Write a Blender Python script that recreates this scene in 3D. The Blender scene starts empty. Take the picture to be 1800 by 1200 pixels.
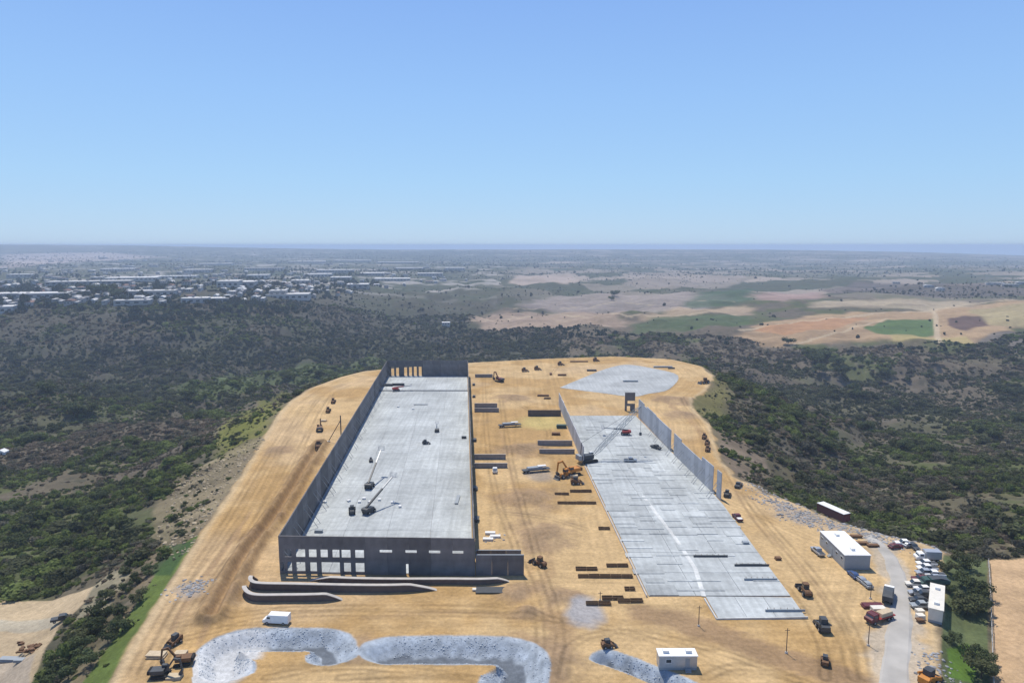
import bpy, bmesh, math, random
import numpy as np
from mathutils import Vector, Matrix

# ------------------------------------------------------------------ scene, camera, light
S = bpy.context.scene
COL = S.collection
random.seed(7)
CAM_H = 91.0
PITCH = math.radians(8.02)
FPX = 1200.0                                    # focal length in photograph pixels (1800 wide)
cam_d = bpy.data.cameras.new('camera'); cam = bpy.data.objects.new('camera', cam_d); COL.objects.link(cam)
cam.location = (0, 0, CAM_H); cam.rotation_euler = (math.pi/2 - PITCH, 0, 0)
cam_d.lens = 24.0; cam_d.sensor_width = 36.0; cam_d.sensor_fit = 'HORIZONTAL'
cam_d.clip_start = 1.0; cam_d.clip_end = 150000.0
S.camera = cam

SUN_EL, SUN_AZ = math.radians(65.0), math.radians(-22.0)   # azimuth from +Y towards +X
W = bpy.data.worlds.new('World'); S.world = W; W.use_nodes = True
wn = W.node_tree; bg = wn.nodes['Background']
sky = wn.nodes.new('ShaderNodeTexSky'); sky.sky_type = 'NISHITA'; sky.sun_disc = False
sky.sun_elevation = SUN_EL; sky.sun_rotation = SUN_AZ; sky.altitude = 0; sky.air_density = 1.0; sky.dust_density = 0.1; sky.ozone_density = 2.5
bg.inputs['Strength'].default_value = 0.12
# the clear coastal sky: paler towards the horizon the whole way round
_tc = wn.nodes.new('ShaderNodeTexCoord'); _sx = wn.nodes.new('ShaderNodeSeparateXYZ'); wn.links.new(_tc.outputs['Generated'], _sx.inputs[0])
_cr = wn.nodes.new('ShaderNodeValToRGB'); wn.links.new(_sx.outputs['Z'], _cr.inputs['Fac'])
_st = [(0.0, (.40,.62,.90)), (.09, (.365,.62,.95)), (.2, (.315,.56,.97)), (.33, (.25,.46,.93)), (.6, (.105,.22,.56)), (1.0, (.055,.13,.38))]
_cr.color_ramp.elements[0].position = 0; _cr.color_ramp.elements[1].position = 1
for _p, _c in _st[1:-1]: _cr.color_ramp.elements.new(_p)
for _e, (_p, _c) in zip(_cr.color_ramp.elements, _st): _e.position = _p; _e.color = (*_c, 1)
_vs = wn.nodes.new('ShaderNodeVectorMath'); _vs.operation = 'SCALE'; _vs.inputs['Scale'].default_value = 1/0.12; wn.links.new(_cr.outputs['Color'], _vs.inputs[0])
_mx = wn.nodes.new('ShaderNodeMix'); _mx.data_type = 'RGBA'; _mx.inputs['Factor'].default_value = .8
wn.links.new(sky.outputs['Color'], _mx.inputs['A']); wn.links.new(_vs.outputs[0], _mx.inputs['B']); wn.links.new(_mx.outputs['Result'], bg.inputs['Color'])
sd = bpy.data.lights.new('sun', 'SUN'); so = bpy.data.objects.new('sun', sd); COL.objects.link(so)
sd.energy = 4.6; sd.angle = math.radians(0.5); sd.color = (1.0, 0.94, 0.84)
to_sun = Vector((math.sin(SUN_AZ)*math.cos(SUN_EL), math.cos(SUN_AZ)*math.cos(SUN_EL), math.sin(SUN_EL)))
so.rotation_euler = to_sun.to_track_quat('Z', 'Y').to_euler(); so.location = (0, 0, 300)
S.view_settings.view_transform = 'Standard'; S.view_settings.look = 'None'
S.view_settings.exposure = 0.0; S.view_settings.gamma = 1.0; S.view_settings.use_curve_mapping = False
S.cycles.use_denoising = True
S.cycles.max_bounces = 6; S.cycles.volume_bounces = 1; S.cycles.transparent_max_bounces = 8

# ------------------------------------------------------------------ pixel <-> place
CP, SP = math.cos(PITCH), math.sin(PITCH)
def ray(px, py):
    u = (px-900)/FPX; v = (py-600)/FPX
    return u, CP - v*SP, -(v*CP + SP)
def gp(px, py, z=0.0):
    x, y, d = ray(px, py); t = (z-CAM_H)/d
    return (x*t, y*t, z)

# ------------------------------------------------------------------ numpy noise
def _h(ix, iy, s):
    n = (ix.astype(np.int64)*374761393 + iy.astype(np.int64)*668265263 + s*974634777) & 0x7fffffff
    n = ((n ^ (n >> 13))*1274126177) & 0x7fffffff
    n = n ^ (n >> 16)
    return (n & 0xffff)/65535.0
def vn(x, y, s=0):
    ix = np.floor(x); iy = np.floor(y); fx = x-ix; fy = y-iy
    fx = fx*fx*(3-2*fx); fy = fy*fy*(3-2*fy)
    a = _h(ix, iy, s); b = _h(ix+1, iy, s); c = _h(ix, iy+1, s); d = _h(ix+1, iy+1, s)
    return (a*(1-fx)+b*fx)*(1-fy) + (c*(1-fx)+d*fx)*fy
def fbm(x, y, sc, s=0, o=4):
    t = 0; a = 1; n = 0; f = 1.0/sc
    for k in range(o):
        t = t + a*vn(x*f+17.3*k, y*f-9.1*k, s+k); n += a; a *= .52; f *= 2.07
    return t/n
def sstep(a, b, x):
    t = np.clip((x-a)/(b-a), 0, 1); return t*t*(3-2*t)

def sdf_poly(x, y, P):                           # signed distance, negative inside
    P = np.asarray(P)[:, :2]; n = len(P)
    d2 = np.full(x.shape, 1e30); ins = np.zeros(x.shape, bool)
    for i in range(n):
        ax, ay = P[i]; bx, by = P[(i+1) % n]
        ex, ey = bx-ax, by-ay
        t = np.clip(((x-ax)*ex + (y-ay)*ey)/(ex*ex+ey*ey+1e-9), 0, 1)
        d2 = np.minimum(d2, (x-ax-t*ex)**2 + (y-ay-t*ey)**2)
        c = ((ay > y) != (by > y)) & (x < (bx-ax)*(y-ay)/(by-ay+1e-12)+ax)
        ins ^= c
    d = np.sqrt(d2); return np.where(ins, -d, d)
def dist_line(x, y, P):
    P = np.asarray(P)[:, :2]; best = np.full(x.shape, 1e30)
    for i in range(len(P)-1):
        ax, ay = P[i]; bx, by = P[i+1]; ex, ey = bx-ax, by-ay
        t = np.clip(((x-ax)*ex + (y-ay)*ey)/(ex*ex+ey*ey+1e-9), 0, 1)
        best = np.minimum(best, (x-ax-t*ex)**2 + (y-ay-t*ey)**2)
    return np.sqrt(best)
def basin_dist(x, y, P):                         # the side towards the site road (-y) is cut steeper
    P = np.asarray(P)[:, :2]; best = np.full(x.shape, 1e30); ny = np.zeros(x.shape)
    for i in range(len(P)-1):
        ax, ay = P[i]; bx, by = P[i+1]; ex, ey = bx-ax, by-ay
        t = np.clip(((x-ax)*ex + (y-ay)*ey)/(ex*ex+ey*ey+1e-9), 0, 1); q = (x-ax-t*ex)**2 + (y-ay-t*ey)**2
        m = q < best; best = np.where(m, q, best); ny = np.where(m, ay+t*ey, ny)
    d = np.sqrt(best); return d*(1 + 1.1*np.clip((ny-y)/(d+1e-6), 0, 1))
def smooth_line(P, n=6):
    P = [Vector((p[0], p[1], 0)) for p in P]; out = []
    for i in range(len(P)-1):
        p0 = P[max(i-1, 0)]; p1 = P[i]; p2 = P[i+1]; p3 = P[min(i+2, len(P)-1)]
        for k in range(n):
            t = k/n
            out.append(0.5*((2*p1) + (p2-p0)*t + (2*p0-5*p1+4*p2-p3)*t*t + (3*p1-p0-3*p2+p3)*t**3))
    out.append(P[-1]); return [(v.x, v.y) for v in out]

# ------------------------------------------------------------------ lay of the land
PAD = [gp(*p) for p in [(95,1330),(190,1200),(232,1128),(280,1050),(318,990),(350,940),(386,888),(420,840),(448,795),(470,758),(488,730),(508,706),
    (545,682),(600,662),(640,652),(690,647),(830,637),(960,630),(1080,626),(1180,631),(1235,644),(1256,662),(1243,684),(1216,704),(1222,724),
    (1248,745),(1256,775),(1264,802),(1292,836),(1350,866),(1420,894),(1480,919),(1560,942),(1620,954),(1658,970),(1652,1010),(1655,1100),(1652,1200),(1655,1330)]]
ANCH = [  # (photo column, metres away, height)
 (-900,90,-14),(-300,120,-14),(150,110,-12),(900,50,-4),(1700,120,-4),(2300,120,-6),(60,185,-14),(0,140,-14),(150,185,-13),
 (-300,300,-32),(0,290,-30),(250,300,-28),(0,450,-46),(300,480,-44),(480,600,-48),(-400,600,-52),
 (0,700,-62),(300,800,-68),(600,800,-66),(750,900,-68),(900,850,-66),(1050,760,-62),(1250,700,-58),
 (-300,1020,-20),(0,1110,-20),(200,1170,-20),(350,1210,-20),(520,1290,-24),(640,1500,-42),(760,1700,-55),
 (-200,880,-74),(0,915,-76),(200,940,-77),(400,980,-77),(560,1060,-72),
 (-200,1700,-22),(0,1800,-22),(300,2000,-25),(600,2200,-32),(0,3500,-20),(500,4000,-28),(900,4000,-40),
 (850,1080,-55),(1000,1100,-50),(1100,1050,-50),(1200,1180,-44),(1350,930,-48),(1500,950,-44),(1700,920,-40),(2000,900,-38),
 (1000,1600,-46),(1300,1700,-36),(1600,1600,-22),(1800,1500,-15),(2200,1500,-12),
 (1350,790,-64),(1500,770,-62),(1700,750,-56),(2000,700,-50),
 (1320,430,-42),(1450,420,-42),(1600,500,-46),(1800,600,-48),(1800,400,-36),(1600,300,-25),(1750,240,-10),(1900,240,-8),(1705,180,-3),(1780,150,-2),(1850,120,-3),(2300,400,-30),
 (0,6000,-10),(450,6000,-35),(900,6000,-40),(1350,6000,-40),(1800,6000,-45),
 (-300,9500,100),(0,9500,98),(250,9500,86),(420,9500,60),(560,9500,38),(700,9500,31),(900,9500,30),(1150,9500,31),(1400,9500,26),(1600,9500,-4),(1800,9500,-52),(2200,9500,-70)]
A = np.array([((c-900)/1200*2.0, math.log(d), z) for c, d, z in ANCH])
def _U(r2): return np.where(r2 > 1e-12, r2*np.log(r2+1e-12), 0)
_K = _U((A[:, None, 0]-A[None, :, 0])**2 + (A[:, None, 1]-A[None, :, 1])**2) + np.eye(len(A))*0.02
_Pm = np.c_[np.ones(len(A)), A[:, :2]]
_M = np.block([[_K, _Pm], [_Pm.T, np.zeros((3, 3))]])
_w = np.linalg.solve(_M, np.r_[A[:, 2], 0, 0, 0])
def tps(x, y):
    r = np.sqrt(x*x+y*y); az = np.arctan2(x, y)
    u = np.clip(np.tan(np.clip(az, -1.15, 1.15))*2.0, -2.6, 2.6); w = np.clip(np.log(np.maximum(r, 50)*np.maximum(np.cos(az), .42)), 3.9, 9.6)
    z = _w[-3] + _w[-2]*u + _w[-1]*w
    for i in range(len(A)):
        z = z + _w[i]*_U((u-A[i, 0])**2 + (w-A[i, 1])**2)
    return np.clip(z, -100, 110)

BERM = smooth_line([gp(*p) for p in [(562,782),(536,822),(500,882),(470,925),(440,962),(408,1015),(372,1084)]])
BASIN1 = smooth_line([gp(*p) for p in [(392,1182),(393,1152),(412,1135),(450,1131),(520,1131),(545,1130),(570,1136),(577,1154)]])
BASIN2 = smooth_line([gp(*p) for p in [(688,1151),(725,1150),(780,1150),(850,1151),(886,1154),(906,1168),(905,1200),(895,1240)]])
BASIN3 = smooth_line([gp(*p) for p in [(1068,1160),(1110,1175),(1150,1192),(1200,1214),(1260,1240)]])
INNER = [[gp(428,1143)[:2], gp(500,1145)[:2], gp(572,1146)[:2]], [gp(652,1163)[:2], gp(750,1165)[:2], gp(850,1167)[:2]], [gp(1075,1163)[:2], gp(1135,1190)[:2], gp(1200,1222)[:2]]]
BASINS = [(BASIN1, 6.6, 2.4), (BASIN2, 7.6, 2.6), (BASIN3, 4.0, 2.4)]
TRACK_BR = smooth_line([gp(*p) for p in [(1140,1080),(1200,1092),(1290,1125),(1390,1160),(1520,1205)]])
MOUNDS = [(903,700,9,1.3),(918,790,9,1.6),(928,878,9,1.4),(950,942,10,1.3),(645,0,0,0),(1210,706,10,1.6),(1172,702,8,1.3),(1196,728,8,1.0),(960,1160,7,.9),(980,1050,5,.7),(490,792,6,.9),
          (925,1075,3.5,.8),(905,1040,4,.8),(640,1140,4,.5)]
MOUNDS = [(gp(a, b)[0], gp(a, b)[1], r*1.1, h*1.5) for a, b, r, h in MOUNDS if r]

def land(x, y, full=True):
    d = sdf_poly(x, y, PAD)
    r = np.sqrt(x*x+y*y)
    c = tps(x, y)
    ry = r*np.maximum(np.cos(np.arctan2(x, y)), .42)
    gul = np.abs(fbm(x, y, 120, 3, 4)-.5)*2
    amp = np.clip((r-150)/500, 0, 1)*np.clip(1.5-r/5000, .25, 1)
    rough = (fbm(x, y, 260, 11, 4)-.5)*42*amp + (gul-.35)*38*amp*np.clip((-c-30)/30, .15, 1) + (fbm(x, y, 22, 5, 3)-.5)*3*amp
    far = sstep(2500, 7000, r)*(fbm(x, y, 1500, 21, 4)-.5)*45
    c = c + rough*(1-sstep(4500, 8500, ry)*.85) + far*(1-sstep(6500, 9000, ry)*.7)
    c = np.where(ry > 9600, c - (ry-9600)*.08, c)
    c = np.maximum(c, -109.0)
    slope = -np.maximum(d, 0)*(.42 + .16*(fbm(x, y, 30, 8, 2)-.5))
    k = 3.0
    m = np.maximum(c, slope)                    # the fill slope runs down until it meets the canyon
    o = np.where(d > 0, np.where(c < 0, m, np.minimum(c, slope + d*1.2)), 0)
    bench = ((fbm(x, y, 9, 31, 2)-.5)*1.3)*sstep(2, 10, d)*(1-sstep(300, 600, r))
    o = o + bench
    z = np.where(d > 0, o, (fbm(x, y, 14, 41, 3)-.5)*.22*sstep(0, 3, -d))
    if full:
        near = (r < 720)
        xs, ys = x[near], y[near]; zz = z[near]
        b = dist_line(xs, ys, BERM); zz = zz + 2.0*np.exp(-((b-2.4)/1.5)**2)*(b < 9)*(.7+.6*vn(xs/3, ys/3, 79)) - .8*np.exp(-(b/1.3)**2)
        for L, w, dep in BASINS:
            b = basin_dist(xs, ys, L); zz = zz - dep*(1-sstep(w*.22, w*.95, b)) + .15*np.exp(-((b-w-.6)/.8)**2)
        for mx, my, mr, mh in MOUNDS:
            rr = np.sqrt((xs-mx)**2+(ys-my)**2)/mr; zz = zz + mh*np.exp(-rr*rr*2.2)*(.7+.6*vn(xs/2.3, ys/2.3, 77))
        z = z.copy(); z[near] = zz
    return z
def hit(px, py, r0=80, r1=14000):               # where the ray through a photo pixel meets the land
    ux, uy, uz = ray(px, py); n = math.hypot(ux, uy)
    rr = np.exp(np.linspace(math.log(r0), math.log(r1), 900))
    x = ux/n*rr; y = uy/n*rr; zr = CAM_H + uz/n*rr
    f = zr - land(x, y)
    i = np.argmax(f < 0)
    if f[i] >= 0: i = len(rr)-1
    if i == 0: i = 1
    a = f[i-1]/(f[i-1]-f[i]+1e-9); a = min(max(a, 0), 1); R = rr[i-1]+(rr[i]-rr[i-1])*a
    X, Y = ux/n*R, uy/n*R
    return X, Y, float(land(np.array([X]), np.array([Y]))[0])
def zat(x, y): return float(land(np.array([float(x)]), np.array([float(y)]))[0])

# ------------------------------------------------------------------ materials
def mat(name, col, rough=.8, var=.12, scale=1.5, metal=0., bump=0., rand=0., spec=.3, coord='Object'):
    m = bpy.data.materials.new(name); m.use_nodes = True; t = m.node_tree; N = t.nodes; L = t.links
    b = N['Principled BSDF']; b.inputs['Roughness'].default_value = rough; b.inputs['Metallic'].default_value = metal
    b.inputs['Specular IOR Level'].default_value = spec
    tc = N.new('ShaderNodeTexCoord'); nz = N.new('ShaderNodeTexNoise'); nz.inputs['Scale'].default_value = scale; nz.inputs['Detail'].default_value = 6
    L.new(tc.outputs[coord], nz.inputs['Vector'])
    mr = N.new('ShaderNodeMapRange'); mr.inputs[1].default_value = .3; mr.inputs[2].default_value = .7
    mr.inputs[3].default_value = 1-var; mr.inputs[4].default_value = 1+var
    L.new(nz.outputs['Fac'], mr.inputs[0]); fac = mr.outputs[0]
    if rand:
        oi = N.new('ShaderNodeObjectInfo'); r2 = N.new('ShaderNodeMapRange'); r2.inputs[3].default_value = 1-rand; r2.inputs[4].default_value = 1+rand
        L.new(oi.outputs['Random'], r2.inputs[0]); mu = N.new('ShaderNodeMath'); mu.operation = 'MULTIPLY'
        L.new(fac, mu.inputs[0]); L.new(r2.outputs[0], mu.inputs[1]); fac = mu.outputs[0]
    vm = N.new('ShaderNodeVectorMath'); vm.operation = 'SCALE'; vm.inputs[0].default_value = col[:3]
    L.new(fac, vm.inputs['Scale']); L.new(vm.outputs[0], b.inputs['Base Color'])
    if bump:
        bp = N.new('ShaderNodeBump'); bp.inputs['Strength'].default_value = bump; bp.inputs['Distance'].default_value = .1
        L.new(nz.outputs['Fac'], bp.inputs['Height']); L.new(bp.outputs[0], b.inputs['Normal'])
    return m

# ------------------------------------------------------------------ mesh building
class MB:
    def __init__(s): s.v = []; s.f = []; s.mi = []; s.m = 0
    def add(s, vs, fs):
        o = len(s.v); s.v += [tuple(v) for v in vs]
        for f in fs: s.f.append([o+i for i in f]); s.mi.append(s.m)
        return s
    def box(s, c, d, rz=0., ry=0., rx=0., taper=1.0, taper_y=None):
        ty = taper if taper_y is None else taper_y
        R = Matrix.Rotation(rz, 3, 'Z') @ Matrix.Rotation(ry, 3, 'Y') @ Matrix.Rotation(rx, 3, 'X'); vs = []
        for z in (-1, 1):
            for (x, y) in ((-1, -1), (1, -1), (1, 1), (-1, 1)):
                k = taper if z > 0 else 1.; k2 = ty if z > 0 else 1.
                vs.append(Vector(c) + R @ Vector((x*d[0]/2*k, y*d[1]/2*k2, z*d[2]/2)))
        return s.add(vs, [(3,2,1,0),(4,5,6,7),(0,1,5,4),(1,2,6,5),(2,3,7,6),(3,0,4,7)])
    def cyl(s, p, q, r, n=8, r2=None):
        p, q = Vector(p), Vector(q); r2 = r if r2 is None else r2; a = (q-p).normalized()
        u = a.orthogonal().normalized(); w = a.cross(u); vs = []
        for c, rr in ((p, r), (q, r2)):
            for i in range(n):
                t = 2*math.pi*i/n; vs.append(c + u*math.cos(t)*rr + w*math.sin(t)*rr)
        return s.add(vs, [(i, (i+1) % n, n+(i+1) % n, n+i) for i in range(n)] + [tuple(range(n-1, -1, -1)), tuple(range(n, 2*n))])
    def bar(s, p, q, w): return s.cyl(p, q, w/2*1.2, 4)
    def prism(s, poly, z0, z1):
        n = len(poly)
        ar = sum(poly[i][0]*poly[(i+1) % n][1]-poly[(i+1) % n][0]*poly[i][1] for i in range(n))
        if ar < 0: poly = poly[::-1]
        vs = [(p[0], p[1], z0) for p in poly] + [(p[0], p[1], z1) for p in poly]
        return s.add(vs, [(i, (i+1) % n, n+(i+1) % n, n+i) for i in range(n)] + [tuple(range(n-1, -1, -1)), tuple(range(n, 2*n))])
    def side(s, prof, y0, y1):                    # profile in x,z pulled along y
        n = len(prof); ar = sum(prof[i][0]*prof[(i+1) % n][1]-prof[(i+1) % n][0]*prof[i][1] for i in range(n))
        if ar < 0: prof = prof[::-1]
        vs = [(p[0], y0, p[1]) for p in prof] + [(p[0], y1, p[1]) for p in prof]
        return s.add(vs, [(i, (i+1) % n, n+(i+1) % n, n+i) for i in range(n)] + [tuple(range(n-1, -1, -1)), tuple(range(n, 2*n))])
    def mesh(s, name, mats):
        me = bpy.data.meshes.new(name); me.from_pydata(s.v, [], s.f)
        for m in (mats if isinstance(mats, (list, tuple)) else [mats]): me.materials.append(m)
        if any(s.mi): me.polygons.foreach_set('material_index', s.mi)
        me.update(); return me
    def build(s, name, mats, parent=None, loc=None, bevel=0):
        o = bpy.data.objects.new(name, s.mesh(name, mats)); COL.objects.link(o)
        if parent: o.parent = parent
        if loc is not None: o.location = loc
        if bevel:
            bm = o.modifiers.new('bevel', 'BEVEL'); bm.width = bevel; bm.segments = 2
        return o
def tag(o, label=None, cat=None, group=None, kind=None):
    if label: o['label'] = label
    if cat: o['category'] = cat
    if group: o['group'] = group
    if kind: o['kind'] = kind
    return o
def thing(name, label, cat, loc=(0, 0, 0), rz=0., group=None):
    o = bpy.data.objects.new(name, None); COL.objects.link(o); o.empty_display_size = .5
    o.location = loc; o.rotation_euler = (0, 0, rz); return tag(o, label, cat, group)
def inst(name, me, parent=None, loc=(0, 0, 0), rz=0., sc=None):
    o = bpy.data.objects.new(name, me); COL.objects.link(o)
    if parent: o.parent = parent
    o.location = loc; o.rotation_euler = (0, 0, rz)
    if sc is not None: o.scale = sc
    return o
def dup(root, loc, rz, label=None, group=None):
    r = root.copy(); COL.objects.link(r); r.location = loc; r.rotation_euler = (0, 0, rz)
    if label: r['label'] = label
    if group: r['group'] = group
    for ch in list(root.children):
        c = ch.copy(); COL.objects.link(c); c.parent = r
        for g in list(ch.children):
            e = g.copy(); COL.objects.link(e); e.parent = c
    return r
# ------------------------------------------------------------------ the ground: one sheet out to the coast
def L3(r, g, b): return np.array([r, g, b])
SAND = L3(.475, .332, .168); SAND2 = L3(.39, .252, .108); MOIST = L3(.25, .16, .08); PINK = L3(.455, .325, .185)
SCRUB = L3(.105, .092, .056); DRY = L3(.120, .099, .072); GREEN = L3(.080, .096, .034); DARK = L3(.055, .060, .042)
ROADP = [gp(*q) for q in [(1520,1290),(1538,1200),(1553,1120),(1564,1060),(1560,1010),(1545,970),(1520,945),(1532,938),(1566,965),(1592,1005),(1604,1060),(1606,1120),(1606,1200),(1640,1290)]]
TRAILS = [(smooth_line([gp(*q) for q in pts]), w, k) for pts, w, k in ([[(350,1130),(372,1085),(412,1040)],1.5,.6],[[(300,1110),(340,1040),(400,960),(440,900)],1.2,.6],[[(955,1205),(965,1160),(990,1120),(975,1085)],5,.6],[[(905,1205),(930,1165),(915,1120)],4,.5],[[(900,1060),(935,1040),(965,1000),(955,945)],2.5,.45],[[(430,950),(470,930),(500,905)],2.5,.6],[[(880,760),(905,860),(925,960),(940,1040)],1.8,.3],[[(1150,690),(1190,720),(1220,745),(1250,790)],2.5,.55],[[(1290,860),(1330,920),(1420,1010),(1470,1090)],1.2,.3],[[(1010,1042),(980,1050),(960,1075)],2.5,.5],[[(640,1085),(800,1075),(960,1090)],1.5,.25])]
RUTS = [smooth_line([gp(*q) for q in pts]) for pts in ([(250,1180),(330,1040),(430,900),(500,780),(560,700)],[(270,1190),(345,1060),(440,930),(520,800),(585,690)],[(235,1180),(300,1060),(395,920),(470,800),(530,715)],
    [(300,1100),(480,1072),(700,1066),(900,1072),(980,1090)],[(330,1120),(500,1082),(720,1078),(940,1085),(1100,1110),(1300,1180)],[(940,1200),(950,1130),(940,1050),(905,960),(870,860),(855,760),(850,660)],[(970,1200),(985,1120),(965,1040),(930,930),(900,820),(880,700)],
    [(990,1190),(1010,1130),(1100,1110),(1250,1140),(1420,1200)],[(1500,1190),(1470,1100),(1400,1000),(1320,900),(1275,820),(1235,750),(1195,700)],[(1520,1190),(1500,1110),(1430,1010),(1350,920),(1300,860)],[(1450,1190),(1440,1120),(1380,1030)],
    [(880,650),(960,660),(990,640),(1080,633),(1180,640),(1235,662)],[(600,1190),(700,1185),(800,1190)],[(470,1190),(600,1170),(760,1182),(850,1195)],[(1240,1190),(1300,1170),(1400,1195)],[(860,690),(930,720),(965,760),(950,800)],[(850,780),(900,790),(960,800)],[(870,900),(960,910),(1030,930)])]
def make_ground():
    az_f = np.linspace(-40, 40, 760); az_c = np.linspace(40, 320, 72)[1:-1]
    az = np.radians(np.r_[az_f, az_c]); nc = len(az)
    r = np.exp(np.r_[np.linspace(math.log(12), math.log(112), 22)[:-1], np.linspace(math.log(112), math.log(640), 560)[:-1], np.linspace(math.log(640), math.log(2500), 230)[:-1],
                     np.linspace(math.log(2500), math.log(15500), 120)])
    nr = len(r)
    Rg, Ag = np.meshgrid(r, az, indexing='ij')
    x = (Rg*np.sin(Ag)).ravel(); y = (Rg*np.cos(Ag)).ravel()
    z = land(x, y)
    x = np.r_[x, 0]; y = np.r_[y, 0]; z = np.r_[z, 0.]
    R = np.sqrt(x*x+y*y)
    d = sdf_poly(x, y, PAD)
    n1 = fbm(x, y, 60, 101, 4); n2 = fbm(x, y, 9, 131, 3); n3 = fbm(x, y, 350, 151, 4); n4 = fbm(x, y, 3.1, 171, 2)
    def mix(c, k, w): w = np.clip(w, 0, 1)[:, None]; return c*(1-w) + np.asarray(k)*w
    c = np.tile(SCRUB, (len(x), 1))
    c = mix(c, DRY, sstep(.42, .6, n3)*.9)
    c = mix(c, GREEN, sstep(.5, .62, n1)*.8)
    c = mix(c, DARK, sstep(.55, .7, n2)*.5)
    c = mix(c, L3(.20, .16, .115), sstep(.62, .74, n4*.6+n2*.4)*.5*(R < 1200))
    # the land far off: patchwork of fields, scrub and streets
    fc = fbm(x/3, y, 420, 211, 3)
    wx = x + (fbm(x, y, 300, 221, 3)-.5)*260; wy = y + (fbm(x, y, 300, 231, 3)-.5)*260
    ca, sa = math.cos(.35), math.sin(.35); qx = (wx*ca+wy*sa); qy = (wy*ca-wx*sa)
    gxx = np.floor(qx/210); gyy = np.floor(qy/150 + _h(gxx, gxx*0, 9)*3)
    pw = _h(gxx, gyy, 5); pv = _h(gxx, gyy, 6)
    farw = sstep(1500, 2100, R)
    c = mix(c, L3(.055, .068, .040), farw*.75)
    parcel = (np.array([.36, .30, .25])[None]*pv[:, None] + np.array([.10, .10, .07])[None]*(1-pv[:, None]))
    pk = farw*(pw > .52)*.85*np.clip((x+R*.05)/(R*.1), .12, 1); c = c*(1-pk[:, None]) + parcel*pk[:, None]
    c = mix(c, L3(.40, .37, .34), farw*(x < -40)*sstep(.60, .70, fbm(x/2, y, 70, 241, 3))*.7)
    c = mix(c, L3(.05, .065, .035), farw*sstep(.55, .63, fc)*.7)
    def zone(pts, col, w=1.0, soft=6., wob=14., tex=.25, rowdir=None):
        nonlocal c
        P = [hit(*p) for p in pts]; q = np.array(P)[:, :2]
        rad = np.sqrt((q**2).sum(1)).mean(); soft = soft*rad/900; wob = wob*rad/900
        lo = q.min(0)-60; hi = q.max(0)+60
        m = (x > lo[0]) & (x < hi[0]) & (y > lo[1]) & (y < hi[1])
        if not m.any(): return
        s = sdf_poly(x[m], y[m], P) + (fbm(x[m], y[m], 40*rad/900+3, 301, 3)-.5)*2*wob
        k = (1-sstep(-soft, soft, s))*w
        v = 1 + tex*2.6*(fbm(x[m]/3, y[m], 30*rad/900+2, 311, 3)-.5) + (tex*1.7*(fbm(x[m]/9, y[m]+x[m]*.12, 9*rad/900+1, 321, 2)-.5) if rad > 700 else 0)
        cc = c[m]; c[m] = cc*(1-k[:, None]) + (np.asarray(col)[None]*v[:, None])*k[:, None]
    c = mix(c, L3(.062, .062, .046), sstep(640, 780, R)*(x < 80)*.75*(1-farw))
    c = mix(c, L3(.205, .158, .10), (1-sstep(5, 15, d + (n2-.5)*14))*.75*(R > 150))
    # left: meadow bands, dry slopes, grass bank, dirt lot
    zone([(300,690),(400,655),(560,640),(690,628),(690,640),(640,652),(540,672),(430,690),(340,712)], (.080,.105,.042), .75)
    zone([(0,690),(240,650),(330,720),(230,760),(0,790)], (.075,.082,.045), .6)
    zone([(372,775),(400,735),(480,700),(520,690),(488,728),(452,780),(430,800),(380,800)], (.15,.155,.034), .75, 10, 20)
    zone([(170,760),(330,700),(420,700),(380,770),(330,830),(200,850)], (.125,.105,.078), .8)
    zone([(0,900),(100,870),(280,890),(300,960),(160,1010),(0,1030)], (.085,.098,.042), .7)
    zone([(300,850),(440,770),(470,765),(420,838),(350,938),(318,988),(270,960),(265,900)], (.19,.155,.095), .75, 4, 6, .5)
    zone([(352,938),(318,990),(280,1050),(232,1128),(190,1200),(140,1205),(190,1135),(240,1060),(285,990),(330,950)], (.098,.145,.030), .9, 1.5, 2)
    zone([(340,950),(300,1010),(262,1010),(290,960)], (.035,.07,.025), .8, 2, 2)
    zone([(-200,1040),(165,1030),(150,1058),(105,1100),(70,1160),(40,1230),(-300,1230)], (.42,.325,.205), .97, 1.5, 3, .12)
    zone([(-60,1085),(110,1078),(100,1100),(-60,1110)], (.33,.33,.28), .5, 2, 3, .12)
    zone([(-60,1150),(60,1150),(40,1240),(-60,1240)], (.33,.285,.235), .7, 2, 3, .12)
    zone([(165,1030),(200,1000),(230,1010),(170,1100),(110,1180),(60,1220),(110,1130)], (.27,.24,.16), .6, 2, 3, .4)
    # town side
    zone([(0,447),(180,443),(300,452),(110,462),(0,472)], (.37,.31,.28), .9)
    zone([(0,600),(60,590),(200,560),(150,600),(60,630),(0,640)], (.06,.065,.045), .6)
    # right: fields
    zone([(826,570),(850,556),(960,548),(1090,546),(1112,560),(1072,578),(950,582),(830,579)], (.33,.245,.18), .85, 10, 22, .28)
    zone([(905,540),(960,520),(1080,514),(1240,516),(1290,528),(1200,543),(1090,548),(960,550)], (.27,.225,.20), .8, 10, 24, .3)
    zone([(1130,548),(1200,540),(1310,538),(1312,552),(1220,556),(1140,560)], (.36,.27,.18), .8, 10, 22, .28)
    zone([(1095,570),(1200,558),(1310,556),(1310,570),(1230,576),(1110,584)], (.06,.095,.035), .75, 10, 20)
    zone([(1210,530),(1240,514),(1320,508),(1330,525),(1290,540),(1225,540)], (.045,.085,.04), .75, 10, 20)
    zone([(1310,592),(1325,572),(1420,556),(1560,548),(1690,538),(1830,528),(1850,560),(1800,578),(1712,606),(1560,600),(1392,608),(1340,602)], (.345,.24,.14), .95, 8, 22, .26)
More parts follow.
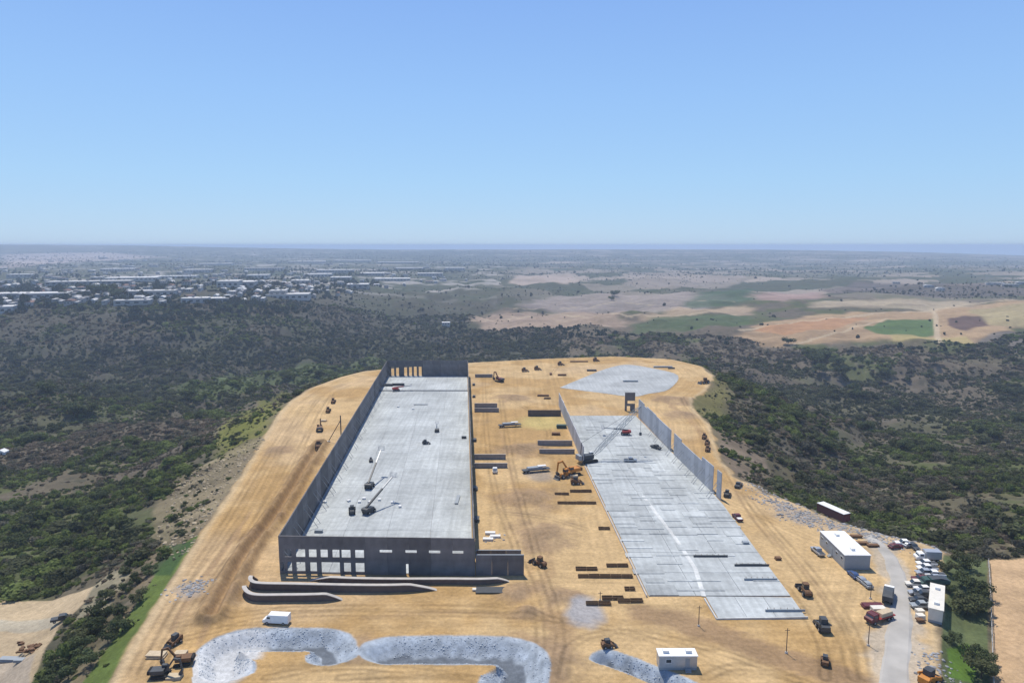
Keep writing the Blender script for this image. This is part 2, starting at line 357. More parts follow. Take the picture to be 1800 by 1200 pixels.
    zone([(1320,580),(1440,560),(1530,556),(1480,575),(1380,590)], (.37,.20,.10), .8, 3, 3, .12)
    zone([(1516,576),(1560,562),(1642,560),(1642,590),(1600,592),(1540,586)], (.085,.13,.045), 1, 2, 3, .2)
    zone([(1560,588),(1700,590),(1712,606),(1570,601)], (.34,.275,.12), .8, 2, 2, .15)
    zone([(1664,560),(1690,555),(1738,557),(1738,572),(1700,582),(1668,576)], (.115,.075,.06), 1, 2, 4, .2)
    zone([(1420,538),(1480,526),(1700,528),(1740,536),(1600,544)], (.36,.295,.205), .85, 10, 22, .28)
    zone([(1325,526),(1345,514),(1430,514),(1440,524),(1380,530)], (.34,.235,.20), .8, 10, 22, .28)
    zone([(1700,545),(1800,532),(1850,548),(1850,580),(1740,572)], (.33,.28,.15), .8, 3, 3, .2)
    zone([(1714,606),(1740,585),(1800,582),(1850,600),(1850,618),(1720,614)], (.13,.115,.10), .9, 3, 4, .5)
    zone([(896,498),(905,484),(1005,482),(1018,492),(1000,500)], (.36,.29,.24), .9, 3, 4, .2)
    zone([(1095,498),(1110,478),(1310,484),(1300,500),(1180,508)], (.27,.225,.19), .7, 3, 6, .3)
    zone([(1440,510),(1500,496),(1700,498),(1800,508),(1800,520),(1600,520)], (.11,.09,.085), .7, 3, 6, .3)
    # right canyon
    zone([(1222,700),(1262,668),(1290,680),(1278,730),(1255,742),(1226,724)], (.15,.14,.045), .75, 10, 20)
    zone([(1262,760),(1300,756),(1345,800),(1360,850),(1300,838),(1270,800)], (.215,.165,.12), .7, 3, 5, .4)
    zone([(1290,690),(1420,650),(1640,690),(1700,790),(1500,830),(1380,800)], (.125,.108,.082), .5)
    zone([(1560,930),(1600,900),(1700,900),(1740,950),(1680,970),(1620,952)], (.17,.145,.115), .6, 3, 4, .4)
    zone([(1656,975),(1734,980),(1738,1240),(1656,1240)], (.095,.118,.05), .95, 1, 1.5, .4)
    zone([(1664,1140),(1700,1130),(1722,1150),(1712,1200),(1668,1190)], (.092,.165,.026), .9, 1, 1.5, .2)
    zone([(1740,985),(1830,980),(1850,1240),(1746,1240)], (.46,.315,.18), .97, .8, .8, .12)
    for pts, w_, k_ in (([(1300,580),(1400,566),(1500,556),(1640,545),(1800,528)],4,.8),([(1642,548),(1646,575),(1652,606)],4,.8),([(1392,606),(1470,584),(1560,560)],3,.7),([(830,566),(960,556),(1110,556),(1300,552)],4,.6),([(905,542),(1080,530),(1290,530)],4,.5),([(1420,540),(1560,534),(1700,533)],4,.5)):
        Ln = [hit(*q)[:2] for q in pts]; m = (R > 700) & (R < 2600) & (np.abs(x) < 1700) & (x > -150); b = dist_line(x[m], y[m], Ln)
        kk = ((1-sstep(w_*.5, w_*1.4, b))*k_)[:, None]; c[m] = c[m]*(1-kk) + L3(.46, .37, .25)*kk
    # the graded pad
    t = fbm(x, y, 30, 401, 4); t2 = fbm(x, y, 6, 411, 3)
    p = np.tile(SAND, (len(x), 1))
    p = mix(p, SAND2, sstep(.42, .62, t))
    p = mix(p, PINK, sstep(.5, .66, fbm(x, y, 45, 421, 3))*.7)
    st = vn(d/1.1+40, fbm(x, y, 60, 431, 2)*3, 441)*.6 + vn(d/.45, y/60, 442)*.4         # wheel ruts along the edge road
    p = p*(1 + .42*(st-.5)[:, None]*sstep(38, 20, -d)[:, None])
    st2 = vn(x/14, y/1.3, 451)*.5 + vn(x/30, y/.6, 452)*.5                                   # blading passes in front
    p = p*(1 + .34*(st2-.5)[:, None]*(sstep(205, 180, y))[:, None])
    st3 = vn(x/1.2, y/35, 461)
    p = p*(1 + .26*(st3-.5)[:, None]*((y > 190) & (x > -20) & (x < 60))[:, None])
    p = p*(1 + .22*(t2-.5)[:, None])
    b = dist_line(x, y, BERM); p = mix(p, MOIST, (1-sstep(2.5, 6.5, b+(t2-.5)*5))*.72)
    b = dist_line(x, y, TRACK_BR); p = mix(p, L3(.25, .165, .095), (1-sstep(2.6, 6.5, b+(t2-.5)*3+1.6*(vn(x/9, y/1.0, 462)-.5)))*.8)
    for Ln, ww, kk in TRAILS: b = dist_line(x, y, Ln); p = mix(p, L3(.29, .19, .105), (1-sstep(ww*.3, ww, b+(t2-.5)*ww))*kk)
    for mx, my, mr, mh in MOUNDS:
        rr = np.sqrt((x-mx)**2+(y-my)**2)/mr; p = mix(p, L3(.29, .20, .12), (1-sstep(.5, 1.5, rr+(t2-.5)*1.4))*.8)
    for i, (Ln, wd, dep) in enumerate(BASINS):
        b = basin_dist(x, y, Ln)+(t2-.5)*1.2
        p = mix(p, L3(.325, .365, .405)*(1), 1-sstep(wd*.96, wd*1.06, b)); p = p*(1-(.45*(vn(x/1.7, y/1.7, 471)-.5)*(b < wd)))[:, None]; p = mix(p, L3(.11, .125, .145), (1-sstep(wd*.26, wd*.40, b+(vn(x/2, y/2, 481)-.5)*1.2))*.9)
    for Ln in RUTS:
        b = np.abs(dist_line(x, y, Ln)-1.0); p = p*(1-.30*(1-sstep(.15, .75, b))*(.35+.65*vn(x/5, y/5, 463)))[:, None]
    gx, gy, _ = gp(390, 1150); p = mix(p, L3(.52, .53, .53), (1-sstep(7, 11, np.sqrt((x-gx)**2+((y-gy)*.7)**2)+(t2-.5)*3))*(dist_line(x, y, BASIN1) < 6)*.9)
    gx, gy, _ = gp(1028, 1076); p = mix(p, L3(.30, .30, .31), (1-sstep(3, 6.5, np.sqrt((x-gx)**2+((y-gy)*.75)**2)+(t2-.5)*4))*.9)
    gx, gy, _ = gp(955, 742); p = mix(p, L3(.46, .38, .15), (1-sstep(6, 13, np.sqrt((x-gx)**2*.5+((y-gy)*.75)**2)+(t2-.5)*5))*.7)
    gx, gy, _ = gp(946, 835); p = mix(p, L3(.26, .23, .20), (1-sstep(3, 7, np.sqrt((x-gx)**2*.6+((y-gy)*.75)**2)+(t2-.5)*4))*.7)
    for (u, v, rr_) in ((1400,905,8),(1425,912,7),(1475,925,6),(1530,942,6),(1380,890,6),(330,1038,5)):
        gx, gy, _ = gp(u, v); p = mix(p, L3(.30, .255, .21), (1-sstep(.3, 1.1, np.sqrt((x-gx)**2+(y-gy)**2)/rr_+(t2-.5)*.9))*.75)
    sr = np.minimum(sdf_poly(x, y, ROADP), 50.); p = mix(p, L3(.41, .365, .30), (1-sstep(.5, 3.5, sr+(t2-.5)*7))*.7)
    edge = sstep(.9, -.9, d + (n2-.5)*5.5*np.where(x > 0, 1, .5))
    rim = np.exp(-((d+1.0)/1.3)**2)
    p = mix(p, L3(.47, .37, .23), rim*.55)
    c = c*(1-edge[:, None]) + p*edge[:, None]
    c = np.clip(c*(1 + .10*(n4-.5)[:, None]), .01, .9)
    nv = len(x)
    i = np.arange(nr-1)[:, None]*nc; j = np.arange(nc)[None, :]; j2 = (j+1) % nc
    q = np.stack([i+j, i+j2, i+nc+j2, i+nc+j], -1).reshape(-1, 4)[:, ::-1]
    me = bpy.data.meshes.new('ground')
    me.vertices.add(nv); me.vertices.foreach_set('co', np.stack([x, y, z], 1).ravel())
    cap = np.stack([np.arange(nc), np.roll(np.arange(nc), -1), np.full(nc, nv-1)], 1)[:, ::-1]
    loops = np.r_[q.ravel(), cap.ravel()]; starts = np.r_[np.arange(len(q))*4, len(q)*4+np.arange(nc)*3]
    me.loops.add(len(loops)); me.loops.foreach_set('vertex_index', loops.astype(np.int32))
    me.polygons.add(len(starts)); me.polygons.foreach_set('loop_start', starts.astype(np.int32))
    me.polygons.foreach_set('use_smooth', np.ones(len(starts), bool))
    me.update(calc_edges=True)
    at = me.attributes.new('soil', 'FLOAT_COLOR', 'POINT'); at.data.foreach_set('color', np.c_[c, np.ones(nv)].astype(np.float32).ravel())
    o = bpy.data.objects.new('ground', me); COL.objects.link(o); tag(o, kind='structure')
    m = bpy.data.materials.new('earth'); m.use_nodes = True; N = m.node_tree.nodes; L = m.node_tree.links
    b = N['Principled BSDF']; b.inputs['Roughness'].default_value = .95; b.inputs['Specular IOR Level'].default_value = .1
    at = N.new('ShaderNodeAttribute'); at.attribute_name = 'soil'; g = N.new('ShaderNodeNewGeometry')
    fs = None
    for sc, amp in ((.9, .16), (3.5, .12), (.12, .12)):
        nz = N.new('ShaderNodeTexNoise'); nz.inputs['Scale'].default_value = sc; nz.inputs['Detail'].default_value = 5; L.new(g.outputs['Position'], nz.inputs['Vector'])
        mr = N.new('ShaderNodeMapRange'); mr.inputs[1].default_value = .3; mr.inputs[2].default_value = .7; mr.inputs[3].default_value = 1-amp; mr.inputs[4].default_value = 1+amp
        L.new(nz.outputs['Fac'], mr.inputs[0])
        if fs is None: fs = mr.outputs[0]; n0 = nz
        else:
            mu = N.new('ShaderNodeMath'); mu.operation = 'MULTIPLY'; L.new(fs, mu.inputs[0]); L.new(mr.outputs[0], mu.inputs[1]); fs = mu.outputs[0]
    vm = N.new('ShaderNodeVectorMath'); vm.operation = 'SCALE'; L.new(at.outputs['Color'], vm.inputs[0]); L.new(fs, vm.inputs['Scale']); L.new(vm.outputs[0], b.inputs['Base Color'])
    bp = N.new('ShaderNodeBump'); bp.inputs['Strength'].default_value = .5; bp.inputs['Distance'].default_value = .25; L.new(n0.outputs['Fac'], bp.inputs['Height']); L.new(bp.outputs[0], b.inputs['Normal'])
    me.materials.append(m)
    return o
make_ground()

# the sea beyond the coast
sb = MB(); nseg = 96; sb.v = []
rs = (9000, 14000, 22000, 40000, 60000)
for r_ in rs:
    for k in range(nseg): sb.v.append((r_*math.sin(2*math.pi*k/nseg), r_*math.cos(2*math.pi*k/nseg), -104.0))
for i_ in range(len(rs)-1):
    for k in range(nseg):
        sb.f.append([i_*nseg+(k+1) % nseg, i_*nseg+k, (i_+1)*nseg+k, (i_+1)*nseg+(k+1) % nseg]); sb.mi.append(0)
M_sea = mat('sea_water', (.30, .42, .55), .95, .1, .002, bump=.2, coord='Object')
tag(sb.build('sea', M_sea), kind='structure')
# ------------------------------------------------------------------ materials of the site
M_slab = mat('slab_concrete', (.455, .485, .475), .75, .10, .13, bump=.05, rand=.07, coord='Object')
def slab_mat(name, col, rand):
    m = mat(name, col, .8, .10, .5, rand=rand, bump=.04); t = m.node_tree; N, L = t.nodes, t.links; b = N['Principled BSDF']
    src = b.inputs['Base Color'].links[0].from_socket; g = N.new('ShaderNodeNewGeometry')
    for sc, mul, amp in ((.045, (1, 1, 1), .20), (.35, (2.2, .12, 1), .14), (.25, (.25, 1.6, 1), .10), (1.6, (1, 1, 1), .07)):
        mp = N.new('ShaderNodeVectorMath'); mp.operation = 'MULTIPLY'; mp.inputs[1].default_value = mul; L.new(g.outputs['Position'], mp.inputs[0])
        nz = N.new('ShaderNodeTexNoise'); nz.inputs['Scale'].default_value = sc; nz.inputs['Detail'].default_value = 5; L.new(mp.outputs[0], nz.inputs['Vector'])
        mr = N.new('ShaderNodeMapRange'); mr.inputs[1].default_value = .32; mr.inputs[2].default_value = .68; mr.inputs[3].default_value = 1-amp; mr.inputs[4].default_value = 1+amp*.6; L.new(nz.outputs['Fac'], mr.inputs[0])
        vm = N.new('ShaderNodeVectorMath'); vm.operation = 'SCALE'; L.new(src, vm.inputs[0]); L.new(mr.outputs[0], vm.inputs['Scale']); src = vm.outputs[0]
    L.new(src, b.inputs['Base Color']); return m
M_slab = slab_mat('slab_concrete', (.43, .455, .45), .08); M_pour = slab_mat('pale_pour', (.60, .61, .59), .05)
M_cast = slab_mat('cast_concrete', (.44, .465, .46), .17) if True else mat('cast_concrete', (.455, .48, .47), .7, .10, .3, rand=.08)
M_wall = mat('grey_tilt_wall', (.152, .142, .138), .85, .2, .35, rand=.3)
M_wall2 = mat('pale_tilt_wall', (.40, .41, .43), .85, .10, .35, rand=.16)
M_dockw = mat('dock_concrete', (.25, .24, .235), .9, .15, .6)
M_cap = mat('pale_concrete', (.46, .43, .39), .85, .10, .5)
M_retw = mat('brown_block', (.12, .095, .085), .9, .15, .8)
M_steel = mat('galvanised_steel', (.35, .36, .37), .5, .08, 2, metal=.3)
M_white = mat('white_paint', (.78, .78, .76), .45, .05, 1.2)
M_offwh = mat('cream_paint', (.70, .66, .57), .5, .06, 1.2)
M_greyp = mat('grey_paint', (.30, .33, .35), .5, .06, 1.2)
M_dkgry = mat('dark_grey_paint', (.06, .065, .07), .5, .1, 1.2)
M_black = mat('black_rubber', (.02, .02, .02), .85, .1, 2)
M_glass = mat('tinted_glass', (.03, .04, .05), .08, .05, 1, spec=.6)
M_red = mat('red_paint', (.33, .035, .03), .45, .1, 1.5)
M_maroon = mat('maroon_paint', (.12, .03, .035), .5, .1, 1.5)
M_orange = mat('orange_paint', (.50, .20, .03), .5, .12, 1.5)
M_yellow = mat('yellow_paint', (.52, .34, .04), .5, .12, 1.5)
M_brownm = mat('brown_dusty_paint', (.16, .085, .04), .7, .15, 1.5)
M_blue = mat('blue_paint', (.05, .09, .2), .45, .08, 1.5)
M_silver = mat('silver_paint', (.45, .47, .49), .35, .06, 1.5, metal=.4)
M_green = mat('dark_green_paint', (.04, .085, .075), .5, .1, 1.5)
M_beige = mat('beige_load', (.52, .42, .28), .8, .12, 2)
M_wood = mat('form_lumber', (.15, .095, .05), .85, .25, 1.5)
M_rock = mat('grey_rock', (.30, .30, .30), .9, .2, 1.5, rand=.3)
M_brock = mat('blue_grey_rock', (.36, .395, .43), .9, .2, 1.5, rand=.14)
M_bark = mat('bark', (.09, .07, .05), .9, .2, 3)
M_gravel = mat('road_gravel', (.385, .365, .33), .95, .22, .12, bump=.1)
M_galv = mat('pole_wood', (.13, .10, .075), .9, .1, 2)
M_tarp = mat('white_tarp', (.72, .72, .70), .6, .06, 1)

# ------------------------------------------------------------------ wall panels with real openings
def panel_mb(w, h, t, holes=(), x0=.02, x1=None):
    x1 = w-.02 if x1 is None else x1
    xs = sorted({x0, x1, *[min(max(a, x0), x1) for q in holes for a in q[:2]]}); zs = sorted({0., h, *[min(max(a, 0), h) for q in holes for a in q[2:]]})
    nx, nz = len(xs)-1, len(zs)-1
    solid = [[not any(q[0]-1e-6 <= (xs[i]+xs[i+1])/2 <= q[1]+1e-6 and q[2] <= (zs[j]+zs[j+1])/2 <= q[3] for q in holes) for j in range(nz)] for i in range(nx)]
    def S_(i, j): return 0 <= i < nx and 0 <= j < nz and solid[i][j]
    mb = MB()
    for i in range(nx):
        for j in range(nz):
            if not solid[i][j]: continue
            a, b, c, d = xs[i], xs[i+1], zs[j], zs[j+1]
            mb.add([(a,0,c),(b,0,c),(b,0,d),(a,0,d)], [(0,1,2,3)]); mb.add([(a,t,c),(b,t,c),(b,t,d),(a,t,d)], [(3,2,1,0)])
            if not S_(i-1, j): mb.add([(a,0,c),(a,t,c),(a,t,d),(a,0,d)], [(3,2,1,0)])
            if not S_(i+1, j): mb.add([(b,0,c),(b,t,c),(b,t,d),(b,0,d)], [(0,1,2,3)])
            if not S_(i, j-1): mb.add([(a,0,c),(b,0,c),(b,t,c),(a,t,c)], [(3,2,1,0)])
            if not S_(i, j+1): mb.add([(a,0,d),(b,0,d),(b,t,d),(a,t,d)], [(0,1,2,3)])
    return mb
def wall_run(root, P, Q, n, h, t, m, holes=None, inset=0., brace=0, skip=(), hj=None, pick=None, dz=0.):
    """n panels from P to Q; holes in metres from P for the whole run; brace = +1/-1 the side the props stand on"""
    P, Q = Vector(P[:2]), Vector(Q[:2]); D = Q-P; Ln = D.length; w = Ln/n; ang = math.atan2(D.y, D.x)
    shared = {}
    for k in range(n):
        if k in skip: continue
        hl = [(a-k*w, b-k*w, c, d) for a, b, c, d in (holes or []) if b > k*w+.03 and a < (k+1)*w-.03]
        hh = h if hj is None else h*hj[k % len(hj)]
        if pick and pick(k): hl = hl + [pick(k)]
        key = (tuple(hl), hh)
        if key not in shared: shared[key] = panel_mb(w, hh, t, hl).mesh('wall_panel', m)
        p = P + D*(k/n)
        o = inst('wall_panel', shared[key], root, (p.x, p.y, dz), ang)
        if brace and k % 2 == 0:
            if 'br' not in shared:
                b = MB(); y0 = t if brace > 0 else 0; s = 1 if brace > 0 else -1
                for xx in (w*.25, w*.75): b.bar((xx, y0, h*.62), (xx, y0+s*4.2, .32), .16)
                shared['br'] = b.mesh('brace', M_steel)
            inst('brace', shared['br'], o, (0, 0, 0))
def bil(Qd, u, v):
    a, b, c, d = [Vector(q[:2]) for q in Qd]      # near-left, near-right, far-right, far-left
    return (a*(1-u)+b*u)*(1-v) + (d*(1-u)+c*u)*v

# ------------------------------------------------------------------ the big shell: slab inside four tilt-up walls
NL, NR, FR, FL = gp(492,1007), gp(835,1012), gp(823,661), gp(681,661)
H1 = 11.0; T1 = .32
shell = thing('warehouse_shell', 'long roofless grey warehouse shell with windows in its short end wall', 'building', (0, 0, 0))
ln = (Vector(NR[:2])-Vector(NL[:2])).length
fx = lambda p: (p-492)/343*ln
holes = [(fx(a), fx(b), 4.9, 7.2) for a, b in ((501.4,514),(521.7,538.3),(544.4,558.3),(565,578),(586,598.6),(602,618),(626,641.7))]
holes += [(fx(a), fx(b), .75, 3.4) for a, b in ((494,500.5),(505.5,514),(521.7,537.5),(546,558),(605.5,618),(626,641.7))]
holes += [(fx(566), fx(598.6), .3, 3.5), (fx(714.5), fx(719), 0., 3.3)]
holes += [(fx(a), fx(b), 6.55, 7.35) for a, b in ((669,691),(714,734),(755,775),(796,815))]
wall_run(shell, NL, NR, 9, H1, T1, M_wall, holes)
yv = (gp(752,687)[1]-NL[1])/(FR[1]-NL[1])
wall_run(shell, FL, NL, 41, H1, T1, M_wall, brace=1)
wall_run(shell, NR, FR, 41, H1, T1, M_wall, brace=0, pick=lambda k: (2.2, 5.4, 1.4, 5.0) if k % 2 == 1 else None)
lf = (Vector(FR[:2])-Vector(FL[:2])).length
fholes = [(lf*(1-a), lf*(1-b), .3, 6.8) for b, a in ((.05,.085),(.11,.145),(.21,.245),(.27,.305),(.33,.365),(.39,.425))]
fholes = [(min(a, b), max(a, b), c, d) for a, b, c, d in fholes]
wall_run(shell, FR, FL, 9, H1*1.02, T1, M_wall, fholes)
# slab pours
vs = [0, .045, .10, .165, .235, .31, .385, .46, .535, .61, .685, yv-.006, yv+.006, .875, .94, 1.0]
us = [0, .25, .5, .75, 1.0]
for i in range(len(vs)-1):
    if abs((vs[i]+vs[i+1])/2-yv) < 1e-3: continue
    for j in range(4):
        g = .05; q = [bil((NL, NR, FR, FL), us[j], vs[i]), bil((NL, NR, FR, FL), us[j+1], vs[i]), bil((NL, NR, FR, FL), us[j+1], vs[i+1]), bil((NL, NR, FR, FL), us[j], vs[i+1])]
        c = sum(q, Vector((0, 0)))/4; pad_ = .55 if j in (0, 3) else .0
        pts = []
        for kk, p in enumerate(q):
            e = (c-p).normalized()*g; p2 = p+e
            if (j == 0 and kk in (0, 3)): p2 = p2 + Vector((.6, 0))
            if (j == 3 and kk in (1, 2)): p2 = p2 - Vector((.6, 0))
            if i == 0 and kk in (0, 1): p2 = p2 + Vector((0, .6))
            if i == len(vs)-2 and kk in (2, 3): p2 = p2 - Vector((0, .6))
            pts.append((p2.x-c.x, p2.y-c.y))
        MB().prism(pts, -.3, .25).build('slab', M_slab, shell, (c.x, c.y, 0))

q = [bil((NL, NR, FR, FL), .012, yv-.0055), bil((NL, NR, FR, FL), .988, yv-.0055), bil((NL, NR, FR, FL), .988, yv+.0055), bil((NL, NR, FR, FL), .012, yv+.0055)]
c = sum(q, Vector((0, 0)))/4; MB().prism([(p.x-c.x, p.y-c.y) for p in q], -.3, .19).build('trench_cover', M_dkgry, shell, (c.x, c.y, 0))
# low dock walls reaching out from the shell into the truck court
def dock_wall(px0, px1, py, h, label, t=.35, m=None):
    a = Vector(gp(px0, py)[:2]); b = Vector(gp(px1, py)[:2]); d = b-a; c = (a+b)/2; L_ = d.length
    r = thing('dock_wall', label, 'wall', (c.x, c.y, 0), math.atan2(d.y, d.x), 'low dock walls in the truck court')
    MB().box((0, 0, h/2-.3), (L_, t, h+.6)).build('wall', m or M_dockw, r)
    MB().box((0, 0, h+.06), (L_+.1, t+.12, .12)).build('cap', M_cap if m is None else m, r)
    return r
scr = []
def screen_wall(px0, px1, py, h, label):
    a = Vector(gp(px0, py)[:2]); b = Vector(gp(px1, py)[:2]); d = b-a
    r = thing('screen_wall', label, 'wall', (a.x, a.y, 0), math.atan2(d.y, d.x), 'grey screen walls beside the shell')
    L_ = d.length; n = 3
    me = panel_mb(L_/n, h, .3).mesh('wall_panel', M_wall)
    for k in range(n): inst('wall_panel', me, r, (L_/n*k, 0, 0))
    MB().box((L_/2, .15, h+.05), (L_, .4, .1)).build('cap', M_greyp, r)
screen_wall(836.5, 921, 1011, 6.0, 'tall grey screen wall in line with the windowed end wall')
screen_wall(836.5, 916, 984, 3.0, 'low grey screen wall standing behind the taller one')
dock_wall(835, 866, 663, 2.2, 'brown dock wall farthest down the court beside the shell')
dock_wall(834, 874, 716, 2.4, 'farther wall of the distant dock pair beside the shell')
dock_wall(834, 877, 724, 2.2, 'nearer wall of the distant dock pair beside the shell')
dock_wall(834, 889, 807, 2.2, 'farther wall of the middle dock pair beside the shell')
dock_wall(834, 892, 822, 2.0, 'nearer wall of the middle dock pair beside the shell')
dock_wall(928, 986, 731, 3.2, 'purplish dock wall far up beside the narrow slab', m=M_maroon and M_retw)
dock_wall(945, 1006, 783, 2.4, 'farther wall of the dock pair left of the narrow slab')
dock_wall(948, 1010, 797, 2.0, 'nearer wall of the dock pair left of the narrow slab')

# timber footing forms beside the narrow slab
def forms(px0, px1, py, label, h=.8):
    a = Vector(gp(px0, py)[:2]); b = Vector(gp(px1, py)[:2]); d = b-a; L_ = d.length
    r = thing('footing_form', label, 'formwork', (a.x, a.y, 0), math.atan2(d.y, d.x), 'timber footing forms left of the narrow slab')
    n = max(2, int(L_/3.0)); me = MB().box((L_/n/2-.04, 0, h/2), (L_/n-.08, .12, h)).mesh('board', M_wood)
    for k in range(n):
        for yy in (-.45, .45): inst('board', me, r, (L_/n*k, yy, random.uniform(-.08, .03)))
    tm = MB().box((0, 0, h*.6), (.1, 1.3, .1)).mesh('cross_tie', M_wood)
    for k in range(n+1): inst('cross_tie', tm, r, (L_/n*k, 0, 0))
for a in ((975,1000,869,'upper left timber form beside the light towerless sand strip'),(1002,1040,864,'timber form touching the slab edge above the long one'),(980,1048,885,'longest timber form beside the upper half of the narrow slab'),
          (1012,1050,1001,'thin timber form farthest from the slab in the lower cluster'),(1066,1104,995,'thick timber form touching the slab in the lower cluster'),(1016,1112,1014,'long timber form across the middle of the lower cluster'),
          (1098,1116,1036,'short timber form by the lower slab corner'),(1058,1096,1052,'faint timber form above the lowest one'),(1030,1074,1062,'lowest dark timber form near the grey gravel pile'),(1052,1072,930,'short timber form alone midway down the slab edge'),
          (1086,1130,1057,'timber form running up to the slab corner'),(968,992,778,'short timber form near the dock pair')):
    forms(*a[:3], a[3].replace('light towerless sand strip', 'pale sand strip'))

# ------------------------------------------------------------------ the second building: narrow slab with walls going up
narrow = thing('slab_building', 'long narrow concrete slab with pale panels rising along its far sides', 'building', (0, 0, 0))
Q2 = (gp(1140,1048), gp(1392,1051), gp(1117,731), gp(992,731))
y2a = Q2[0][1]; y2b = Q2[2][1]
def L2(v):                                        # left edge follows the bend at the foot of the wall
    y = y2a+(y2b-y2a)*v
    pts = [gp(1140,1048), gp(1086,935), gp(1027,812), gp(1004,762), gp(992,731)]
    for a, b in zip(pts, pts[1:]):
        if a[1]-1e-6 <= y <= b[1]+1e-6: t = (y-a[1])/(b[1]-a[1]); return Vector((a[0]+(b[0]-a[0])*t, y))
    return Vector(pts[-1][:2])
def R2(v):
    y = y2a+(y2b-y2a)*v
    pts = [gp(1392,1051), gp(1330,968), gp(1264,878), gp(1195,810), gp(1117,731)]
    for a, b in zip(pts, pts[1:]):
        if min(a[1], b[1])-1e-6 <= y <= max(a[1], b[1])+1e-6: t = (y-a[1])/(b[1]-a[1]); return Vector((a[0]+(b[0]-a[0])*t, y))
    return Vector(pts[-1][:2])
nv2 = 15
for i in range(nv2):
    for j in range(3):
        v0, v1 = i/nv2+.0004, (i+1)/nv2-.0004; u0, u1 = j/3+.0012, (j+1)/3-.0012
        q = [L2(v0).lerp(R2(v0), u0), L2(v0).lerp(R2(v0), u1), L2(v1).lerp(R2(v1), u1), L2(v1).lerp(R2(v1), u0)]
        c = sum(q, Vector((0, 0)))/4
        MB().prism([(p.x-c.x, p.y-c.y) for p in q], -.3, .28).build('slab', M_slab, narrow, (c.x, c.y, 0))
EX = (gp(1262,1087), gp(1416,1085), gp(1392.1,1050.7), gp(1240,1049.0))
for j in range(3):
    q = [bil(EX, j/3+.002, 0), bil(EX, (j+1)/3-.002, 0), bil(EX, (j+1)/3-.002, 1), bil(EX, j/3+.002, 1)]; c = sum(q, Vector((0, 0)))/4
    MB().prism([(p.x-c.x, p.y-c.y) for p in q], -.3, .272).build('slab', M_slab, narrow, (c.x, c.y, 0))
# pale edge curbs of poured concrete
def strip(root, name, pts, w, z0, z1, m):
    mb = MB()
    for a, b in zip(pts, pts[1:]):
        a, b = Vector(a[:2]), Vector(b[:2]); d = b-a; c = (a+b)/2
        mb.box((c.x, c.y, (z0+z1)/2), (d.length, w, z1-z0), math.atan2(d.y, d.x))
    return mb.build(name, m, root)
strip(narrow, 'edge_form', [gp(1137,1049), gp(1083,936), gp(1028,820)], .35, -.2, .55, M_cap)
strip(narrow, 'edge_form', [gp(1259,1088), gp(1238,1053)], .3, -.2, .5, M_pour)
strip(narrow, 'pour_strip', [gp(1237,1049), gp(1222,1000), gp(1186,945), gp(1130,872)], 1.2, .2, .31, M_pour)
strip(narrow, 'edge_form', [gp(1259,1088.5), gp(1420,1086)], .3, -.2, .45, M_pour)
# left wall (seen from outside) and right wall (seen from inside)
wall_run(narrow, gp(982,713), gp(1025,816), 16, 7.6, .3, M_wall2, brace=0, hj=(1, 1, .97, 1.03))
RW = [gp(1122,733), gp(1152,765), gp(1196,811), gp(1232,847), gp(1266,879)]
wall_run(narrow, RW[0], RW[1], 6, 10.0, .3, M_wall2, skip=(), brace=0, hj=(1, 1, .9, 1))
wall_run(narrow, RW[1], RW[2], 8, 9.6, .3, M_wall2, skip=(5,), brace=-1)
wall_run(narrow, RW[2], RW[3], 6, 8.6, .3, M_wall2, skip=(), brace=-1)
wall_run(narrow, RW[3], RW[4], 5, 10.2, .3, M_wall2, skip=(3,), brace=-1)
pA = gp(1098,722)
tw = wall_run(narrow, gp(1098,722), gp(1116,722), 1, 10.4, .3, M_wall, holes=[(1.5, 5.6, 4.1, 5.8), (1.2, 3.0, 0, 2.8)])
# panels cast flat on the narrow slab, waiting to be lifted
rnd = random.Random(5)
castn = 0
for i in range(36):
    v = .015 + i*.027
    for j in range(5):
        if rnd.random() < .38 or v > .66 and rnd.random() < .6: continue
        u = .10 + j*.2 + rnd.uniform(-.03, .03); p = L2(v).lerp(R2(v), u); wd = (R2(v)-L2(v)).length*.2*rnd.uniform(.55, 1.15); dp = rnd.choice((.7, .9, 1.2, 2.5, 4.0, 5.5))
        o = MB().box((0, 0, .06), (wd, dp, .12)).build('cast_panel', M_cast, None, (p.x, p.y, .285 + rnd.uniform(0, .02)))
        tag(o, 'pale panel cast flat on the narrow slab, %s, %s' % ('near end' if v < .1 else 'lowest quarter' if v < .25 else 'lower middle' if v < .45 else 'upper middle' if v < .7 else 'far end', ('at the left edge', 'left of centre', 'along the centre', 'right of centre', 'at the right edge')[j]), 'concrete panel', 'panels cast flat on the narrow slab'); castn += 1
for px0, px1, py, lab in ((1219,1279,980,'dark raised panel edge across the narrow slab, upper of two'), (1291,1352,996,'dark raised panel edge at the right side of the narrow slab'),
                          (1308,1366,1021,'thin grey panel edge near the lower end of the narrow slab'), (1345,1415,1076,'dark bulkhead across the lowest corner of the narrow slab')):
    a = Vector(gp(px0, py)[:2]); b = Vector(gp(px1, py)[:2]); c = (a+b)/2
    o = thing('bulkhead_form', lab, 'formwork', (c.x, c.y, .5)); o.location.z = .28
    MB().box((0, 0, .3), ((b-a).length, .14, .6)).build('board', M_dkgry if py < 1000 else M_greyp, o); k = MB()
    for t in range(6): k.box((((t+.5)/6-.5)*(b-a).length, .5, .3), (.1, .9, .1), rx=.6)
    k.build('kicker', M_wood, o)
